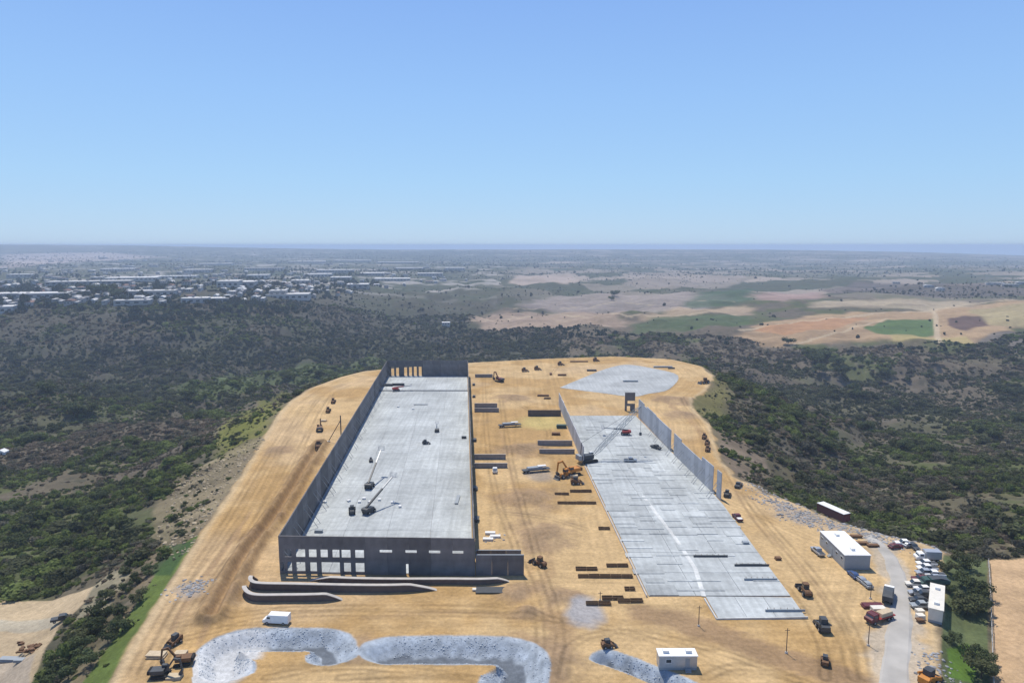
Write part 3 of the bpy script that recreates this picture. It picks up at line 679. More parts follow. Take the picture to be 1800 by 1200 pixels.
# third lot of gravel at the far end
lot = smooth_line([gp(*p) for p in [(984,681),(1030,662),(1066,648),(1102,641),(1150,648),(1192,660),(1176,684),(1140,692),(1112,697),(1060,691),(1004,684),(984,681)]], 4)[:-1]
MB().prism(lot, -.3, .13).build('gravel_lot', slab_mat('pale_gravel', (.39, .405, .40), 0), None)
bpy.data.objects['gravel_lot']['kind'] = 'structure'
# access road
rd = smooth_line([gp(*p) for p in [(1520,1290),(1538,1200),(1553,1120),(1564,1060),(1560,1010),(1545,970),(1520,945)]], 5)
rd2 = smooth_line([gp(*p) for p in [(1640,1290),(1606,1200),(1606,1120),(1604,1060),(1592,1005),(1566,965),(1532,938)]], 5)
mb = MB(); n = len(rd); nn = 6
for i in range(n):
    for j in range(nn+1):
        t = j/nn; wob = (math.sin(i*1.7+j)*.35 if j in (0, nn) else 0)
        mb.v.append((rd[i][0]*(1-t)+rd2[i][0]*t+wob, rd[i][1]*(1-t)+rd2[i][1]*t, .17 if 0 < j < nn else -.15))
for i in range(n-1):
    for j in range(nn): a = i*(nn+1)+j; mb.f.append([a, a+1, a+nn+2, a+nn+1]); mb.mi.append(0)
tag(mb.build('road', M_gravel), kind='structure')

# ------------------------------------------------------------------ curved retaining walls before the end wall
def curved_wall(pts, h, label, t=.4):
    P = smooth_line([gp(*p) for p in pts], 7); c = P[len(P)//2]
    r = thing('retaining_wall', label, 'wall', (c[0], c[1], 0), 0, 'curved retaining walls before the windowed end wall')
    def rib(w, z0, z1, taper):
        mb = MB(); n = len(P)
        for i in range(n):
            a = Vector(P[max(i-1, 0)]); b = Vector(P[min(i+1, n-1)]); d = (b-a).normalized(); nr_ = Vector((-d.y, d.x)); k = min(1, min(i, n-1-i)/6.+.12) if taper else 1
            p = Vector(P[i])-Vector(c)
            for s, z in ((-1, z0), (1, z0), (1, z0+(z1-z0)*k), (-1, z0+(z1-z0)*k)): q = p + nr_*s*w/2; mb.v.append((q.x, q.y, z))
        for i in range(n-1):
            for k in range(4): a = i*4+k; b = i*4+(k+1) % 4; mb.f.append([a, b, b+4, a+4]); mb.mi.append(0)
        mb.f += [[3, 2, 1, 0], [n*4-4, n*4-3, n*4-2, n*4-1]]; mb.mi += [0, 0]
        return mb
    rib(t, -.5, h, True).build('wall', M_retw, r)
    m2 = rib(1.1, -.5, h, True)
    for k, v in enumerate(m2.v):                   # coping: thin strip riding on the wall
        q = k % 4
        if q in (0, 1): m2.v[k] = (v[0], v[1], m2.v[k-q+3][2] if False else v[2])
    top = MB(); n = len(P)
    for i in range(n):
        zt = m2.v[i*4+2][2]
        for q in range(4): v = m2.v[i*4+q]; top.v.append((v[0], v[1], zt + (.005 if q < 2 else .18)))
    top.f = m2.f; top.mi = m2.mi
    top.build('coping', M_cap, r)
curved_wall([(545,1019),(600,1024),(680,1026),(780,1026),(860,1026),(896,1021)], 1.5, 'highest curved retaining wall right below the windowed end wall')
curved_wall([(452,1018),(441,1026),(452,1036),(520,1038),(620,1040),(700,1040),(768,1036)], 2.0, 'middle curved retaining wall with a hooked left end')
curved_wall([(436,1034),(430,1044),(446,1056),(500,1057),(560,1056),(602,1053)], 1.9, 'lowest curved retaining wall, shortest of the three')
o = thing('trench_plate', 'dark flat steel plate lying right of the curved walls', 'steel plate', gp(866,1038)); MB().box((0, 0, .3), (9, 3.2, .12)).build('plate', M_dkgry, o); MB().box((-4.9, .3, .3), (1.0, 1.0, .4)).build('block', M_offwh, o)
# ------------------------------------------------------------------ scrub and trees
def leaf_mat(name, col, rand=.3):
    m = mat(name, col, .9, .35, .9, rand=rand, spec=.08); t = m.node_tree; N, L = t.nodes, t.links; b = N['Principled BSDF']
    tr = N.new('ShaderNodeBsdfTranslucent'); mx = N.new('ShaderNodeMixShader'); mx.inputs[0].default_value = .38   # leaves let the sun through
    L.new(b.inputs['Base Color'].links[0].from_socket, tr.inputs['Color']); L.new(b.outputs[0], mx.inputs[1]); L.new(tr.outputs[0], mx.inputs[2]); L.new(mx.outputs[0], N['Material Output'].inputs['Surface'])
    return m
M_chap = leaf_mat('chaparral_leaf', (.100, .110, .056)); M_sage = leaf_mat('sage_leaf', (.15, .142, .100)); M_grn = leaf_mat('green_leaf', (.138, .172, .054)); M_dry = leaf_mat('dry_twigs', (.165, .135, .098))
M_tree = leaf_mat('tree_leaf', (.09, .112, .05)); M_tree2 = leaf_mat('olive_leaf', (.13, .142, .066)); M_gumt = leaf_mat('town_leaf', (.055, .075, .050))
def leafclump(seed, n, sx=1., sz=.75, lobes=5, leaf=.2, core=True):
    rg = np.random.RandomState(seed); mb = MB()
    cs = [(rg.uniform(-.5, .5), rg.uniform(-.5, .5), rg.uniform(.25, .6), rg.uniform(.38, .62)) for _ in range(lobes)]
    for k in range(n):
        cx, cy, cz, r = cs[k % lobes]
        d = rg.normal(size=3); d /= np.linalg.norm(d); d[2] = abs(d[2])*1.1-.25
        rr = r*rg.uniform(.72, 1.08); p = np.array([cx, cy, cz]) + d*rr
        nrm = d + rg.normal(size=3)*.45; nrm /= np.linalg.norm(nrm)
        u = np.cross(nrm, rg.normal(size=3)); u /= np.linalg.norm(u); w = np.cross(nrm, u); s = leaf*rg.uniform(.6, 1.3)
        p[2] = max(p[2], .02)
        q = [p-u*s-w*s*.7, p+u*s-w*s*.5, p+u*s*.8+w*s*.8, p-u*s*.7+w*s*.6]
        mb.add([(a[0]*sx, a[1]*sx, a[2]*sz/.75) for a in q], [(0, 1, 2, 3)])
    if core:
        for cx, cy, cz, r in cs:
            bm = bmesh.new(); bmesh.ops.create_icosphere(bm, subdivisions=1, radius=r*.66)
            vs = [((v.co.x*(1+rg.uniform(-.15, .15))+cx)*sx, (v.co.y*(1+rg.uniform(-.15, .15))+cy)*sx, max(v.co.z+cz, -.15)*sz/.75) for v in bm.verts]
            mb.add(vs, [[v.index for v in f.verts] for f in bm.faces]); bm.free()
    return mb
def scatter(name, pts, scl, protos, label, cat, squash=None):
    me = bpy.data.meshes.new(name); me.vertices.add(len(pts)); me.vertices.foreach_set('co', np.asarray(pts, np.float32).ravel())
    a = me.attributes.new('scl', 'FLOAT', 'POINT'); a.data.foreach_set('value', np.asarray(scl, np.float32))
    o = bpy.data.objects.new(name, me); COL.objects.link(o); tag(o, label, cat, kind='stuff')
    src = bpy.data.collections.new(name + '_sources')
    for k, (pm, m) in enumerate(protos):
        src.objects.link(bpy.data.objects.new(name + '_source', pm.mesh(name + '_clump', m)))
    g = bpy.data.node_groups.new(name + '_nodes', 'GeometryNodeTree')
    g.interface.new_socket('Geometry', in_out='INPUT', socket_type='NodeSocketGeometry'); g.interface.new_socket('Geometry', in_out='OUTPUT', socket_type='NodeSocketGeometry')
    N, L = g.nodes, g.links
    gi = N.new('NodeGroupInput'); go = N.new('NodeGroupOutput'); ip = N.new('GeometryNodeInstanceOnPoints'); ci = N.new('GeometryNodeCollectionInfo')
    ci.inputs['Collection'].default_value = src; ci.inputs['Separate Children'].default_value = True; ci.inputs['Reset Children'].default_value = True
    na = N.new('GeometryNodeInputNamedAttribute'); na.data_type = 'FLOAT'; na.inputs['Name'].default_value = 'scl'
    rv = N.new('FunctionNodeRandomValue'); rv.data_type = 'FLOAT_VECTOR'; rv.inputs[1].default_value = (.12, .12, 6.28)
    L.new(gi.outputs[0], ip.inputs['Points']); L.new(ci.outputs[0], ip.inputs['Instance']); ip.inputs['Pick Instance'].default_value = True
    sv = N.new('FunctionNodeRandomValue'); sv.data_type = 'FLOAT_VECTOR'; sv.inputs[0].default_value = (.7, .7, .5); sv.inputs[1].default_value = (1.3, 1.3, 1.25); sv.inputs['Seed'].default_value = 5
    sm = N.new('ShaderNodeVectorMath'); sm.operation = 'SCALE'; L.new(sv.outputs[0], sm.inputs[0]); L.new(na.outputs[0], sm.inputs['Scale']); L.new(sm.outputs[0], ip.inputs['Scale']); L.new(rv.outputs[0], ip.inputs['Rotation']); L.new(ip.outputs[0], go.inputs[0])
    md = o.modifiers.new('scatter', 'NODES'); md.node_group = g
    return o
rg = np.random.RandomState(12)
def polyw(pts): return np.array([hit(*p) for p in pts])[:, :2]
BARE = [polyw(p) for p in ([(-200,1040),(165,1030),(150,1058),(105,1100),(70,1160),(40,1230),(-300,1230)], [(1738,985),(1850,980),(1870,1240),(1744,1240)],
    [(826,570),(850,556),(960,520),(1080,514),(1240,516),(1320,508),(1700,525),(1850,528),(1850,575),(1712,606),(1390,610),(1310,594),(1110,586),(830,580)],
    [(896,498),(905,484),(1005,482),(1018,492),(1000,500)])]
THIN = [polyw(p) for p in ([(372,775),(400,735),(480,700),(520,690),(488,728),(452,780),(430,800),(380,800)], [(352,938),(318,990),(280,1050),(232,1128),(190,1200),(140,1205),(190,1135),(240,1060),(285,990),(330,950)],
    [(300,850),(440,770),(470,765),(420,838),(350,938),(318,988),(270,960),(265,900)], [(1656,975),(1734,980),(1738,1240),(1656,1240)],
    [(1222,700),(1262,668),(1290,680),(1278,730),(1255,742),(1226,724)])]
def sample(n, r0, r1, logp=False):
    r = np.sqrt(rg.uniform(r0*r0, r1*r1, n)) if not logp else np.exp(rg.uniform(math.log(r0), math.log(r1), n))
    a = np.radians(rg.uniform(-43, 43, n)); return r*np.sin(a), r*np.cos(a), r
x, y, r = sample(150000, 100, 1500)
x2, y2, r2 = sample(95000, 100, 900); x = np.r_[x, x2]; y = np.r_[y, y2]; r = np.r_[r, r2]
small = np.r_[np.zeros(150000, bool), np.ones(95000, bool)]
d = sdf_poly(x, y, PAD); keep = d > 2.0
for P in BARE: keep &= sdf_poly(x, y, P) > 1.5
thin = np.zeros(len(x), bool)
for P in THIN: thin |= sdf_poly(x, y, P) < 0
keep &= ~(thin & (rg.rand(len(x)) < .55))
mead = sdf_poly(x, y, polyw([(300,690),(400,655),(560,640),(690,628),(690,640),(640,652),(540,672),(430,690),(340,712)])) + (fbm(x, y, 30, 601, 3)-.5)*60 < 0
keep &= ~(mead & (rg.rand(len(x)) < .6))
n1 = fbm(x, y, 60, 101, 4); n3 = fbm(x, y, 350, 151, 4); n2 = fbm(x, y, 22, 131, 3); nd = fbm(x, y, 38, 501, 3)
keep &= rg.rand(len(x)) < np.clip(.40 + (nd-.42)*4.5 + np.where((x < 80) & (r > 700), .55, 0) - np.where(d < 11, .35, 0) + np.where(small, .5, 0), .07, 1)
keep &= ~((r > 1150) & (x < 0) & (rg.rand(len(x)) < .5))
x, y, r, small, n1, n2, n3, thin, d, mead = [v[keep] for v in (x, y, r, small, n1, n2, n3, thin, d, mead)]
z = land(x, y, False)
u = rg.rand(len(x))
green = (n1 > np.where(x > 60, .53, np.where(r < 420, .44, .485)))
kind = np.where(green, np.where(u < .5, 2, np.where(u < .85, 0, 1)), np.where(u < .33, 3, np.where(u < .68, 1, np.where(u < .94, 0, 2))))
kind = np.where((n3 > .5) & ~green & (u > .3), np.where(u < .75, 3, 1), kind)
kind = np.where(small & (u < .75) & ~green, np.where(rg.rand(len(x)) < .55, 3, 1), kind)
kind = np.where(mead & (u < .85), 2, kind)
low = (z < -58) & ~mead
kind = np.where(low & (u < .55), 0, kind)
s = np.where(small, rg.uniform(.7, 1.5, len(x)), np.exp(rg.normal(.55, .42, len(x)))) * np.where((kind == 0) | (kind == 2), 1.25, .95)*np.where(n2 > .56, 1.35, .9)
s = np.clip(s*.82, .35, 4.6)*np.where(thin, .6, 1)*np.clip(.55+d/40, .55, 1)
names = [('chaparral_bush', M_chap, 'dark green chaparral bushes covering the canyon sides', 'shrubs'), ('sage_bush', M_sage, 'grey sage scrub spread over the slopes around the site', 'shrubs'),
         ('green_bush', M_grn, 'bright green bushes growing in the canyon bottoms', 'shrubs'), ('dry_bush', M_dry, 'dry brown brush on the slopes around the site', 'shrubs')]
for k, (nm, m, lab, cat) in enumerate(names):
    q = kind == k
    pr = [(leafclump(100+k*10+j, 300, 1.25, .8 if k != 3 else .55, 5+j, .10 if k != 3 else .085), m) for j in range(3)]
    scatter(nm, np.stack([x[q], y[q], z[q]-.1], 1), s[q], pr, lab, cat)
# town and valley trees, far off
x, y, r = sample(62000, 1050, 9000, True)
az = np.degrees(np.arctan2(x, y)); n1 = fbm(x/2.6, y, 230, 201, 3); fc = fbm(x/3, y, 420, 211, 3)
keep = np.ones(len(x), bool)
for P in BARE: keep &= (sdf_poly(x, y, P) > 6) | (rg.rand(len(x)) < .035)
keep &= rg.rand(len(x)) < np.clip(.45+(fc-.5)*4, .06, 1)*np.where(az > 6, .6, 1.25)
x, y, r = x[keep], y[keep], r[keep]; z = land(x, y, False)
scatter('distant_tree', np.stack([x, y, z-.3], 1), np.clip(np.exp(rg.normal(.92, .35, len(x)))*np.clip(r/3500, .75, 1.2), 1.5, 7), [(leafclump(300+j, 50, 1., 1.2, 5, .3), M_gumt) for j in range(3)], 'dark green trees of the distant town and valleys merging into one mass', 'trees')

xt, yt, rt = sample(24000, 1120, 3600, True); at_ = np.degrees(np.arctan2(xt, yt)); kp = (at_ < -2) & (land(xt, yt, False) > -34) & (rg.rand(len(xt)) < np.clip(.5+(fbm(xt/2, yt, 90, 611, 3)-.5)*5, .05, 1))
scatter('town_tree', np.stack([xt[kp], yt[kp], land(xt[kp], yt[kp], False)-.3], 1), np.exp(rg.normal(1.25, .35, kp.sum())), [(leafclump(340+j, 50, 1., 1.25, 5, .3), M_gumt) for j in range(3)], 'street and garden trees packed between the buildings of the distant town', 'trees')
# single trees that stand out
def crown_mb(seed, n, lobes):
    r_ = np.random.RandomState(seed); mb = MB()
    cs = []
    for k in range(lobes):
        a = 2*math.pi*k/lobes + r_.uniform(-.5, .5); q = r_.uniform(.15, .62) if k else 0
        cs.append((q*math.cos(a), q*math.sin(a), r_.uniform(.42, .82), r_.uniform(.22, .38)))
    for k in range(n):
        cx, cy, cz, r = cs[k % lobes]
        dd = r_.normal(size=3); dd /= np.linalg.norm(dd); rr = r*(r_.uniform(.25, 1.05)**.5); p = np.array([cx, cy, cz]) + dd*rr*np.array([1, 1, .8])
        nn = dd + r_.normal(size=3)*.6 + np.array([0, 0, .3]); nn /= np.linalg.norm(nn); u_ = np.cross(nn, r_.normal(size=3)); u_ /= np.linalg.norm(u_); w_ = np.cross(nn, u_); s_ = r_.uniform(.03, .075)
        mb.add([p-u_*s_-w_*s_*.6, p+u_*s_-w_*s_*.4, p+u_*s_*.7+w_*s_*.8, p-u_*s_*.8+w_*s_*.5], [(0, 1, 2, 3)])
    tr = MB(); tr.cyl((0, 0, -.12), (.02, .01, .34), .042, 7, .028)
    for cx, cy, cz, r in cs[:6]: tr.cyl((.02, .01, .28), (cx*.85, cy*.85, cz-.05), .022, 5, .008)
    return mb, tr
CR = [crown_mb(700+k, 1100, 8) for k in range(5)]
CRM = {}
def tree(px, py, h, label, cat='tree', group='trees standing out of the scrub', m=None, wide=1.0, r0=80):
    X, Y, Z = hit(px, py, r0); k = random.randrange(5); m = m or M_tree
    if (k, m.name) not in CRM: CRM[(k, m.name)] = (CR[k][0].mesh('crown', m), CR[k][1].mesh('trunk', M_bark))
    c, t = CRM[(k, m.name)]
    o = thing('tree', label, cat, (X, Y, Z), random.uniform(0, 6), group)
    inst('crown', c, o, sc=(h*wide, h*wide, h)); inst('trunk', t, o, sc=(h, h, h)); return o
for a in ((186,1056,5.5,'round olive tree highest on the bank beside the dirt lot'), (165,1112,8,'big dark tree on the bank right of the dirt lot'), (148,1128,6.5,'dark tree leaning over the dirt lot edge'), (205,1085,5,'small olive tree behind the big dark bank tree'),
          (112,1160,5.5,'round bush-like tree at the lower end of the dirt lot'), (190,1130,5,'low tree between the big dark tree and the grass bank'), (120,1195,5.5,'dark tree at the bottom edge beside the grass bank'), (85,1205,5,'tree at the bottom edge nearest the dirt lot'),
          (245,1060,5.5,'dark tree above the bright grass bank'), (240,1025,4.5,'tree on the slope at the top of the grass bank'), (176,1085,6,'dark tree between the round olive tree and the big dark one'), (215,1110,5.5,'tree touching the upper grass bank beside the big dark one'), (140,1150,6,'tree just below the leaning dark tree'), (160,1170,5.5,'tree in the lower bank clump by the grass'), (105,1185,6,'tree left of the lowest bank clump'), (262,1010,4.5,'dark tree at the very top of the bank line'), (222,1040,4,'slim tree on the rocky slope above the bank trees')):
    tree(a[0], a[1], a[2]*.62, a[3], group='trees on the left bank', m=random.choice((M_tree, M_tree, M_tree2)), wide=1.05)
for a in ((1700,1078,8.5,'big dark tree in the middle of the green strip'), (1718,1050,7,'dark tree behind the biggest one beside the sand lot fence'), (1690,1032,6.5,'tree at the upper part of the green strip by the trailer'), (1720,1075,6,'dark tree pressed against the sand lot fence'),
          (1674,1130,4,'small dark tree alone below the cream trailer'), (1724,1192,7.5,'dark tree at the bottom edge by the sand lot fence'), (1712,1160,5,'olive tree above the lowest dark tree in the strip'), (1665,1005,5,'olive tree beside the row of parked pickups'), (1700,1000,5.5,'tree at the head of the green strip'),
          (1735,1165,4.5,'small tree leaning into the sand lot fence'), (1670,1042,4.2,'low olive tree right behind the cream trailer'), (1685,985,4.5,'small tree at the top corner of the green strip')):
    tree(a[0], a[1], a[2]*.62, a[3], group='trees in the right green strip', m=random.choice((M_tree, M_tree2)), wide=1.05)
RC = ['above the orange field corner', 'left of the twin dark clump', 'centre of the dark clump', 'lowest of the dark clump', 'left foot of the dark clump', 'highest of the dark clump', 'second row beyond the far rim', 'just right of that second row tree', 'below the green field', 'below the purple brown field', 'at the right edge in mid canyon', 'right edge, beside its neighbour in mid canyon', 'above the stony bank at the right', 'left of the tree above the stony bank', 'in the gully right of the leaning panels', 'left tree of the gully pair', 'under the brown field, lower down', 'mid canyon between the two dark groups', 'alone against the orange field', 'near the last leaning panel, down slope', 'mid slope right of the far rim', 'near the far rim bend', 'behind the storage container', 'right behind the storage container', 'above the sand lot', 'right edge above the sand lot', 'farthest right, upper slope', 'upper slope left of centre', 'close below the far rim bend', 'first below the yellow bank']
for k, (a, b, h) in enumerate(((1432,640,13),(1450,632,12),(1470,642,12),(1480,660,11),(1440,655,11),(1425,628,10),(1500,690,10),(1512,700,9),(1560,660,9),(1640,640,9),(1760,690,9),(1780,700,10),(1745,770,7),(1720,760,7),(1640,800,7),(1590,790,7),(1680,730,8),(1570,715,8),(1385,606,10),(1590,850,5),(1540,820,6),(1450,790,7),(1480,880,4),(1510,905,4),(1690,860,5),(1770,855,5),(1790,740,8),(1520,755,7),(1400,740,7),(1350,700,8))):
    tree(a, b, h, 'dark tree in the right canyon, '+RC[k], group='trees in the right canyon', r0=260 if b < 850 else 120, wide=1.3)
LC = ['in the dark hollow at the left', 'right of the first hollow tree', 'mid slope under the dark wall', 'right of the mid slope tree', 'at the left in the shaded dip', 'right side of the shaded dip', 'left edge just above the dirt lot scrub', 'left of the green thicket', 'in the middle of the green thicket', 'right of the green thicket', 'left edge over the dirt lot', 'far right of the green thicket', 'at the lower meadow', 'beside the upper meadow', 'in the meadow centre', 'between meadow and yellow bank', 'just above the dirt lot', 'lowest at the left edge', 'by the stony slope', 'in the scrub above the thicket', 'right scrub above the thicket', 'under the far dark slope', 'right under the haul road bend', 'behind the shell, left', 'close behind the far shell corner']
for k, (a, b, h) in enumerate(((130,730,10),(150,728,9),(205,690,10),(240,690,10),(60,780,8),(100,760,8),(20,900,5),(110,900,5),(160,910,5),(60,930,4),(210,930,4.5),(330,700,8),(500,665,8),(440,690,6),(350,735,5),(120,960,4),(30,960,4.5),(275,870,4.5),(180,880,5),(220,860,4.5),(80,690,10),(560,660,7),(610,645,9),(640,640,8))):
    tree(a, b, h, 'dark green tree in the left canyon, '+LC[k], group='trees in the left canyon', r0=200, wide=1.35)
for k, (a, b, h, lab) in enumerate(((172,520,22,'tall dark clump of trees at the left edge of the town rim'), (192,517,20,'tall tree beside the dark clump on the town rim'), (205,522,17,'lower dark tree at the right of the rim clump'), (300,520,14,'tree on the town rim between pale roofs'), (560,512,15,'dark tree at the right end of the town rim'),
                         (1080,520,14,'lone tree in the middle of the grey field'), (1075,528,10,'low tree in front of the lone tree in the grey field'))):
    tree(a, b, h, lab, group='trees on the mesa rims', r0=700, wide=1.2)

# broken rock lining the basins, and rubble
def rocks(name, pts, sc, m, label):
    pr = []
    for k in range(3):
        r_ = random.Random(k+3); bm = bmesh.new(); bmesh.ops.create_icosphere(bm, subdivisions=1, radius=.5)
        for v in bm.verts: v.co *= r_.uniform(.7, 1.15); v.co.z *= .75
        q = MB(); q.add([tuple(v.co) for v in bm.verts], [[v.index for v in f.verts] for f in bm.faces]); bm.free(); pr.append((q, m))
    scatter(name, pts, sc, pr, label, 'rocks')
P_ = []; S_ = []
for Ln, wd, dep in BASINS:
    a = np.array(Ln); seg = np.linalg.norm(np.diff(a, axis=0), axis=1); tot = seg.sum(); cum = np.r_[0, np.cumsum(seg)]
    n = int(tot*wd*2*4.5); t = rg.uniform(0, tot, n); i = np.clip(np.searchsorted(cum, t)-1, 0, len(seg)-1); f = ((t-cum[i])/seg[i])[:, None]
    p = a[i]*(1-f)+a[i+1]*f; dv = (a[i+1]-a[i])/seg[i][:, None]; nv_ = np.stack([-dv[:, 1], dv[:, 0]], 1); off = rg.uniform(-1, 1, n)*wd*.98
    p = p + nv_*off[:, None]; bd = basin_dist(p[:, 0], p[:, 1], Ln); kp = (bd > wd*.35) & (bd < wd*1.03); p = p[kp]
    P_.append(np.c_[p, land(p[:, 0], p[:, 1])]); S_.append(np.clip(np.exp(rg.normal(-1.4, .4, len(p))), .1, .55))
rocks('riprap', np.vstack(P_), np.hstack(S_), M_brock, 'blue grey broken rock lining the drainage basins')
P_ = []
for (u_, v_, rr, n) in ((1400,903,6,130),(1425,913,6,120),(1440,917,4,60),(1380,888,5,90),(1478,927,6,100),(1500,934,6,90),(1535,942,7,120),(1325,855,5,60),(1345,868,5,60),(1360,880,5,70),(1555,950,6,70),(330,1038,4,90),(350,1025,3,50),(1600,950,7,60),(1645,1180,4,60),(1640,1155,3,30),(868,946,3,25)):
    gx, gy, _ = gp(u_, v_); p = rg.normal(size=(n, 2))*rr*np.array([.6, .6])+[gx, gy]; P_.append(np.c_[p, np.maximum(land(p[:, 0], p[:, 1]), -3)])
P_ = np.vstack(P_); rocks('rubble', P_, np.clip(np.exp(rg.normal(-.5, .45, len(P_))), .2, 1.7), M_rock, 'loose grey rubble heaped along the right edge of the site')
m_ = rg.uniform(0, 1, (1500, 2)); X0 = polyw([(270,960),(300,850),(470,765),(352,938),(318,988)]); lo, hi = X0.min(0), X0.max(0); p = lo+m_*(hi-lo); p = p[sdf_poly(p[:, 0], p[:, 1], X0) < 0]
rocks('slope_stone', np.c_[p, land(p[:, 0], p[:, 1])], np.clip(np.exp(rg.normal(-.1, .4, len(p))), .3, 2.2), mat('tan_stone', (.34, .28, .19), .95, .15, 1, rand=.3), 'tan stones strewn on the fill slope left of the site')
# ------------------------------------------------------------------ vehicles and machines (x forward)
def wheel_me(r=.38, w=.26):
    a = MB(); a.cyl((0, -w/2, 0), (0, w/2, 0), r, 12); b = MB(); b.cyl((0, -w/2-.012, 0), (0, w/2+.012, 0), r*.55, 8)
    return a.mesh('wheel', M_black), b.mesh('rim', M_steel)
WM = {}
def wheels(root, pos, r=.38, w=.26):
    if (r, w) not in WM: WM[(r, w)] = wheel_me(r, w)
    t, h = WM[(r, w)]
    for p in pos: o = inst('wheel', t, root, p); inst('rim', h, o)
def place(px, py, to=None, rz=0., z=0.):
    X, Y, _ = gp(px, py)
    if to: q = gp(*to); rz = math.atan2(q[1]-Y, q[0]-X)
    return (X, Y, z), rz
def pickup(at, rz, label, m, group=None, load=None, cat='pickup truck', name='pickup_truck'):
    r = thing(name, label, cat, at, rz, group)
    b = MB(); b.side([(-2.75,.5),(2.6,.5),(2.72,.75),(2.65,1.0),(1.3,1.1),(-2.75,1.1)], -.95, .95); b.build('body', m, r, bevel=.06)
    c = MB(); c.side([(1.35,1.1),(.75,1.82),(-.75,1.85),(-.95,1.1)], -.85, .85); c.build('cab', m, r, bevel=.06)
    g = MB(); g.side([(1.24,1.16),(.8,1.72),(-.72,1.74),(-.87,1.16)], -.875, .875); g.build('side_window', M_glass, r)
    g = MB(); g.side([(1.42,1.13),(.84,1.78),(.78,1.78),(1.36,1.13)], -.76, .76); g.build('windshield', M_glass, r)
    q = MB(); q.box((-1.85, 0, 1.105), (1.65, 1.6, .03)); q.build('cargo_bed', load or M_dkgry, r)
    for s in (-1, 1): MB().box((2.7, s*.7, .88), (.06, .34, .16)).build('headlight', M_tarp, r)
    wheels(r, [(1.75, .85, .38), (1.75, -.85, .38), (-1.75, .85, .38), (-1.75, -.85, .38)]); return r
def car(at, rz, label, m, group=None):
    r = thing('parked_car', label, 'car', at, rz, group)
    b = MB(); b.side([(-2.2,.35),(2.15,.35),(2.25,.6),(2.1,.85),(.9,.98),(-1.9,1.02),(-2.25,.9)], -.88, .88); b.build('body', m, r, bevel=.07)
    c = MB(); c.side([(.95,.98),(.25,1.45),(-1.2,1.48),(-1.85,1.02)], -.74, .74); c.build('roof', m, r, bevel=.07)
    g = MB(); g.side([(.98,1.0),(.3,1.39),(-1.22,1.42),(-1.88,1.03)], -.76, .76); g.side([(1.02,1.0),(.28,1.43),(.2,1.43),(.9,1.0)], -.66, .66); g.build('window', M_glass, r)
    for s in (-1, 1): MB().box((2.2, s*.62, .7), (.06, .32, .14)).build('headlight', M_tarp, r)
    wheels(r, [(1.4, .8, .33), (1.4, -.8, .33), (-1.35, .8, .33), (-1.35, -.8, .33)], .33, .22); return r
def van(at, rz, label, m, L_=6.2, H=2.5):
    r = thing('van', label, 'van', at, rz)
    b = MB(); b.side([(-L_/2,.4),(L_/2,.4),(L_/2+.05,1.1),(L_/2-.7,1.35),(L_/2-1.4,H-.05),(-L_/2,H)], -1.02, 1.02); b.build('body', m, r, bevel=.08)
    g = MB(); g.side([(L_/2-.72,1.42),(L_/2-1.35,H-.22),(L_/2-1.4,H-.22),(L_/2-.8,1.42)], -.9, .9); g.box((L_/2-1.55, 0, 1.75), (.8, 2.07, .5)); g.build('windshield', M_glass, r)
    MB().box((L_/2+.03, 0, .6), (.1, 1.9, .25)).build('bumper', M_dkgry, r)
    wheels(r, [(L_/2-1.1, .9, .38), (L_/2-1.1, -.9, .38), (-L_/2+1.2, .9, .38), (-L_/2+1.2, -.9, .38)]); return r
def truck(at, rz, label, mc, mb_, L_=8.5, bed='flat', load=None, cat='truck', group=None):
    r = thing('work_truck', label, cat, at, rz, group)
    MB().box((0, 0, .85), (L_, .9, .3)).build('chassis', M_black, r)
    c = MB(); f = L_/2; c.side([(f-2.2,.7),(f,.7),(f+.05,1.5),(f-.5,1.7),(f-.85,2.55),(f-2.2,2.6)], -1.15, 1.15); c.build('cab', mc, r, bevel=.08)
    g = MB(); g.side([(f-.5,1.78),(f-.82,2.42),(f-.9,2.42),(f-.6,1.78)], -1.0, 1.0); g.box((f-1.4, 0, 2.08), (.9, 2.34, .55)); g.build('windshield', M_glass, r)
    if bed == 'flat':
        MB().box((-1.2, 0, 1.15), (L_-2.6, 2.4, .22)).build('deck', mb_, r)
        MB().box((f-2.4, 0, 1.9), (.12, 2.3, 1.4)).build('headboard', mb_, r)
        if load: MB().box((-1.4, 0, 1.72), (L_-4.2, 2.0, .9), taper=.9).build('load', load, r)
    elif bed == 'dump':
        d = MB(); d.side([(-L_/2-.2,1.2),(f-2.5,1.1),(f-2.3,2.7),(-L_/2-.3,2.4)], -1.2, 1.2); d.build('dump_body', mb_, r)
        d = MB(); d.side([(-L_/2-.1,2.4),(f-2.6,2.65),(f-2.9,2.72),(-1.5,2.95),(-L_/2+.4,2.6)], -1.05, 1.05); d.build('load', load or M_beige, r)
    else:
        MB().box((-1.15, 0, 2.1), (L_-2.6, 2.4, 2.3)).build('box_body', mb_, r, bevel=.05)
    wheels(r, [(f-1.2, 1, .5), (f-1.2, -1, .5), (-L_/2+1.1, 1, .5), (-L_/2+1.1, -1, .5), (-L_/2+2.3, 1, .5), (-L_/2+2.3, -1, .5)], .5, .35); return r
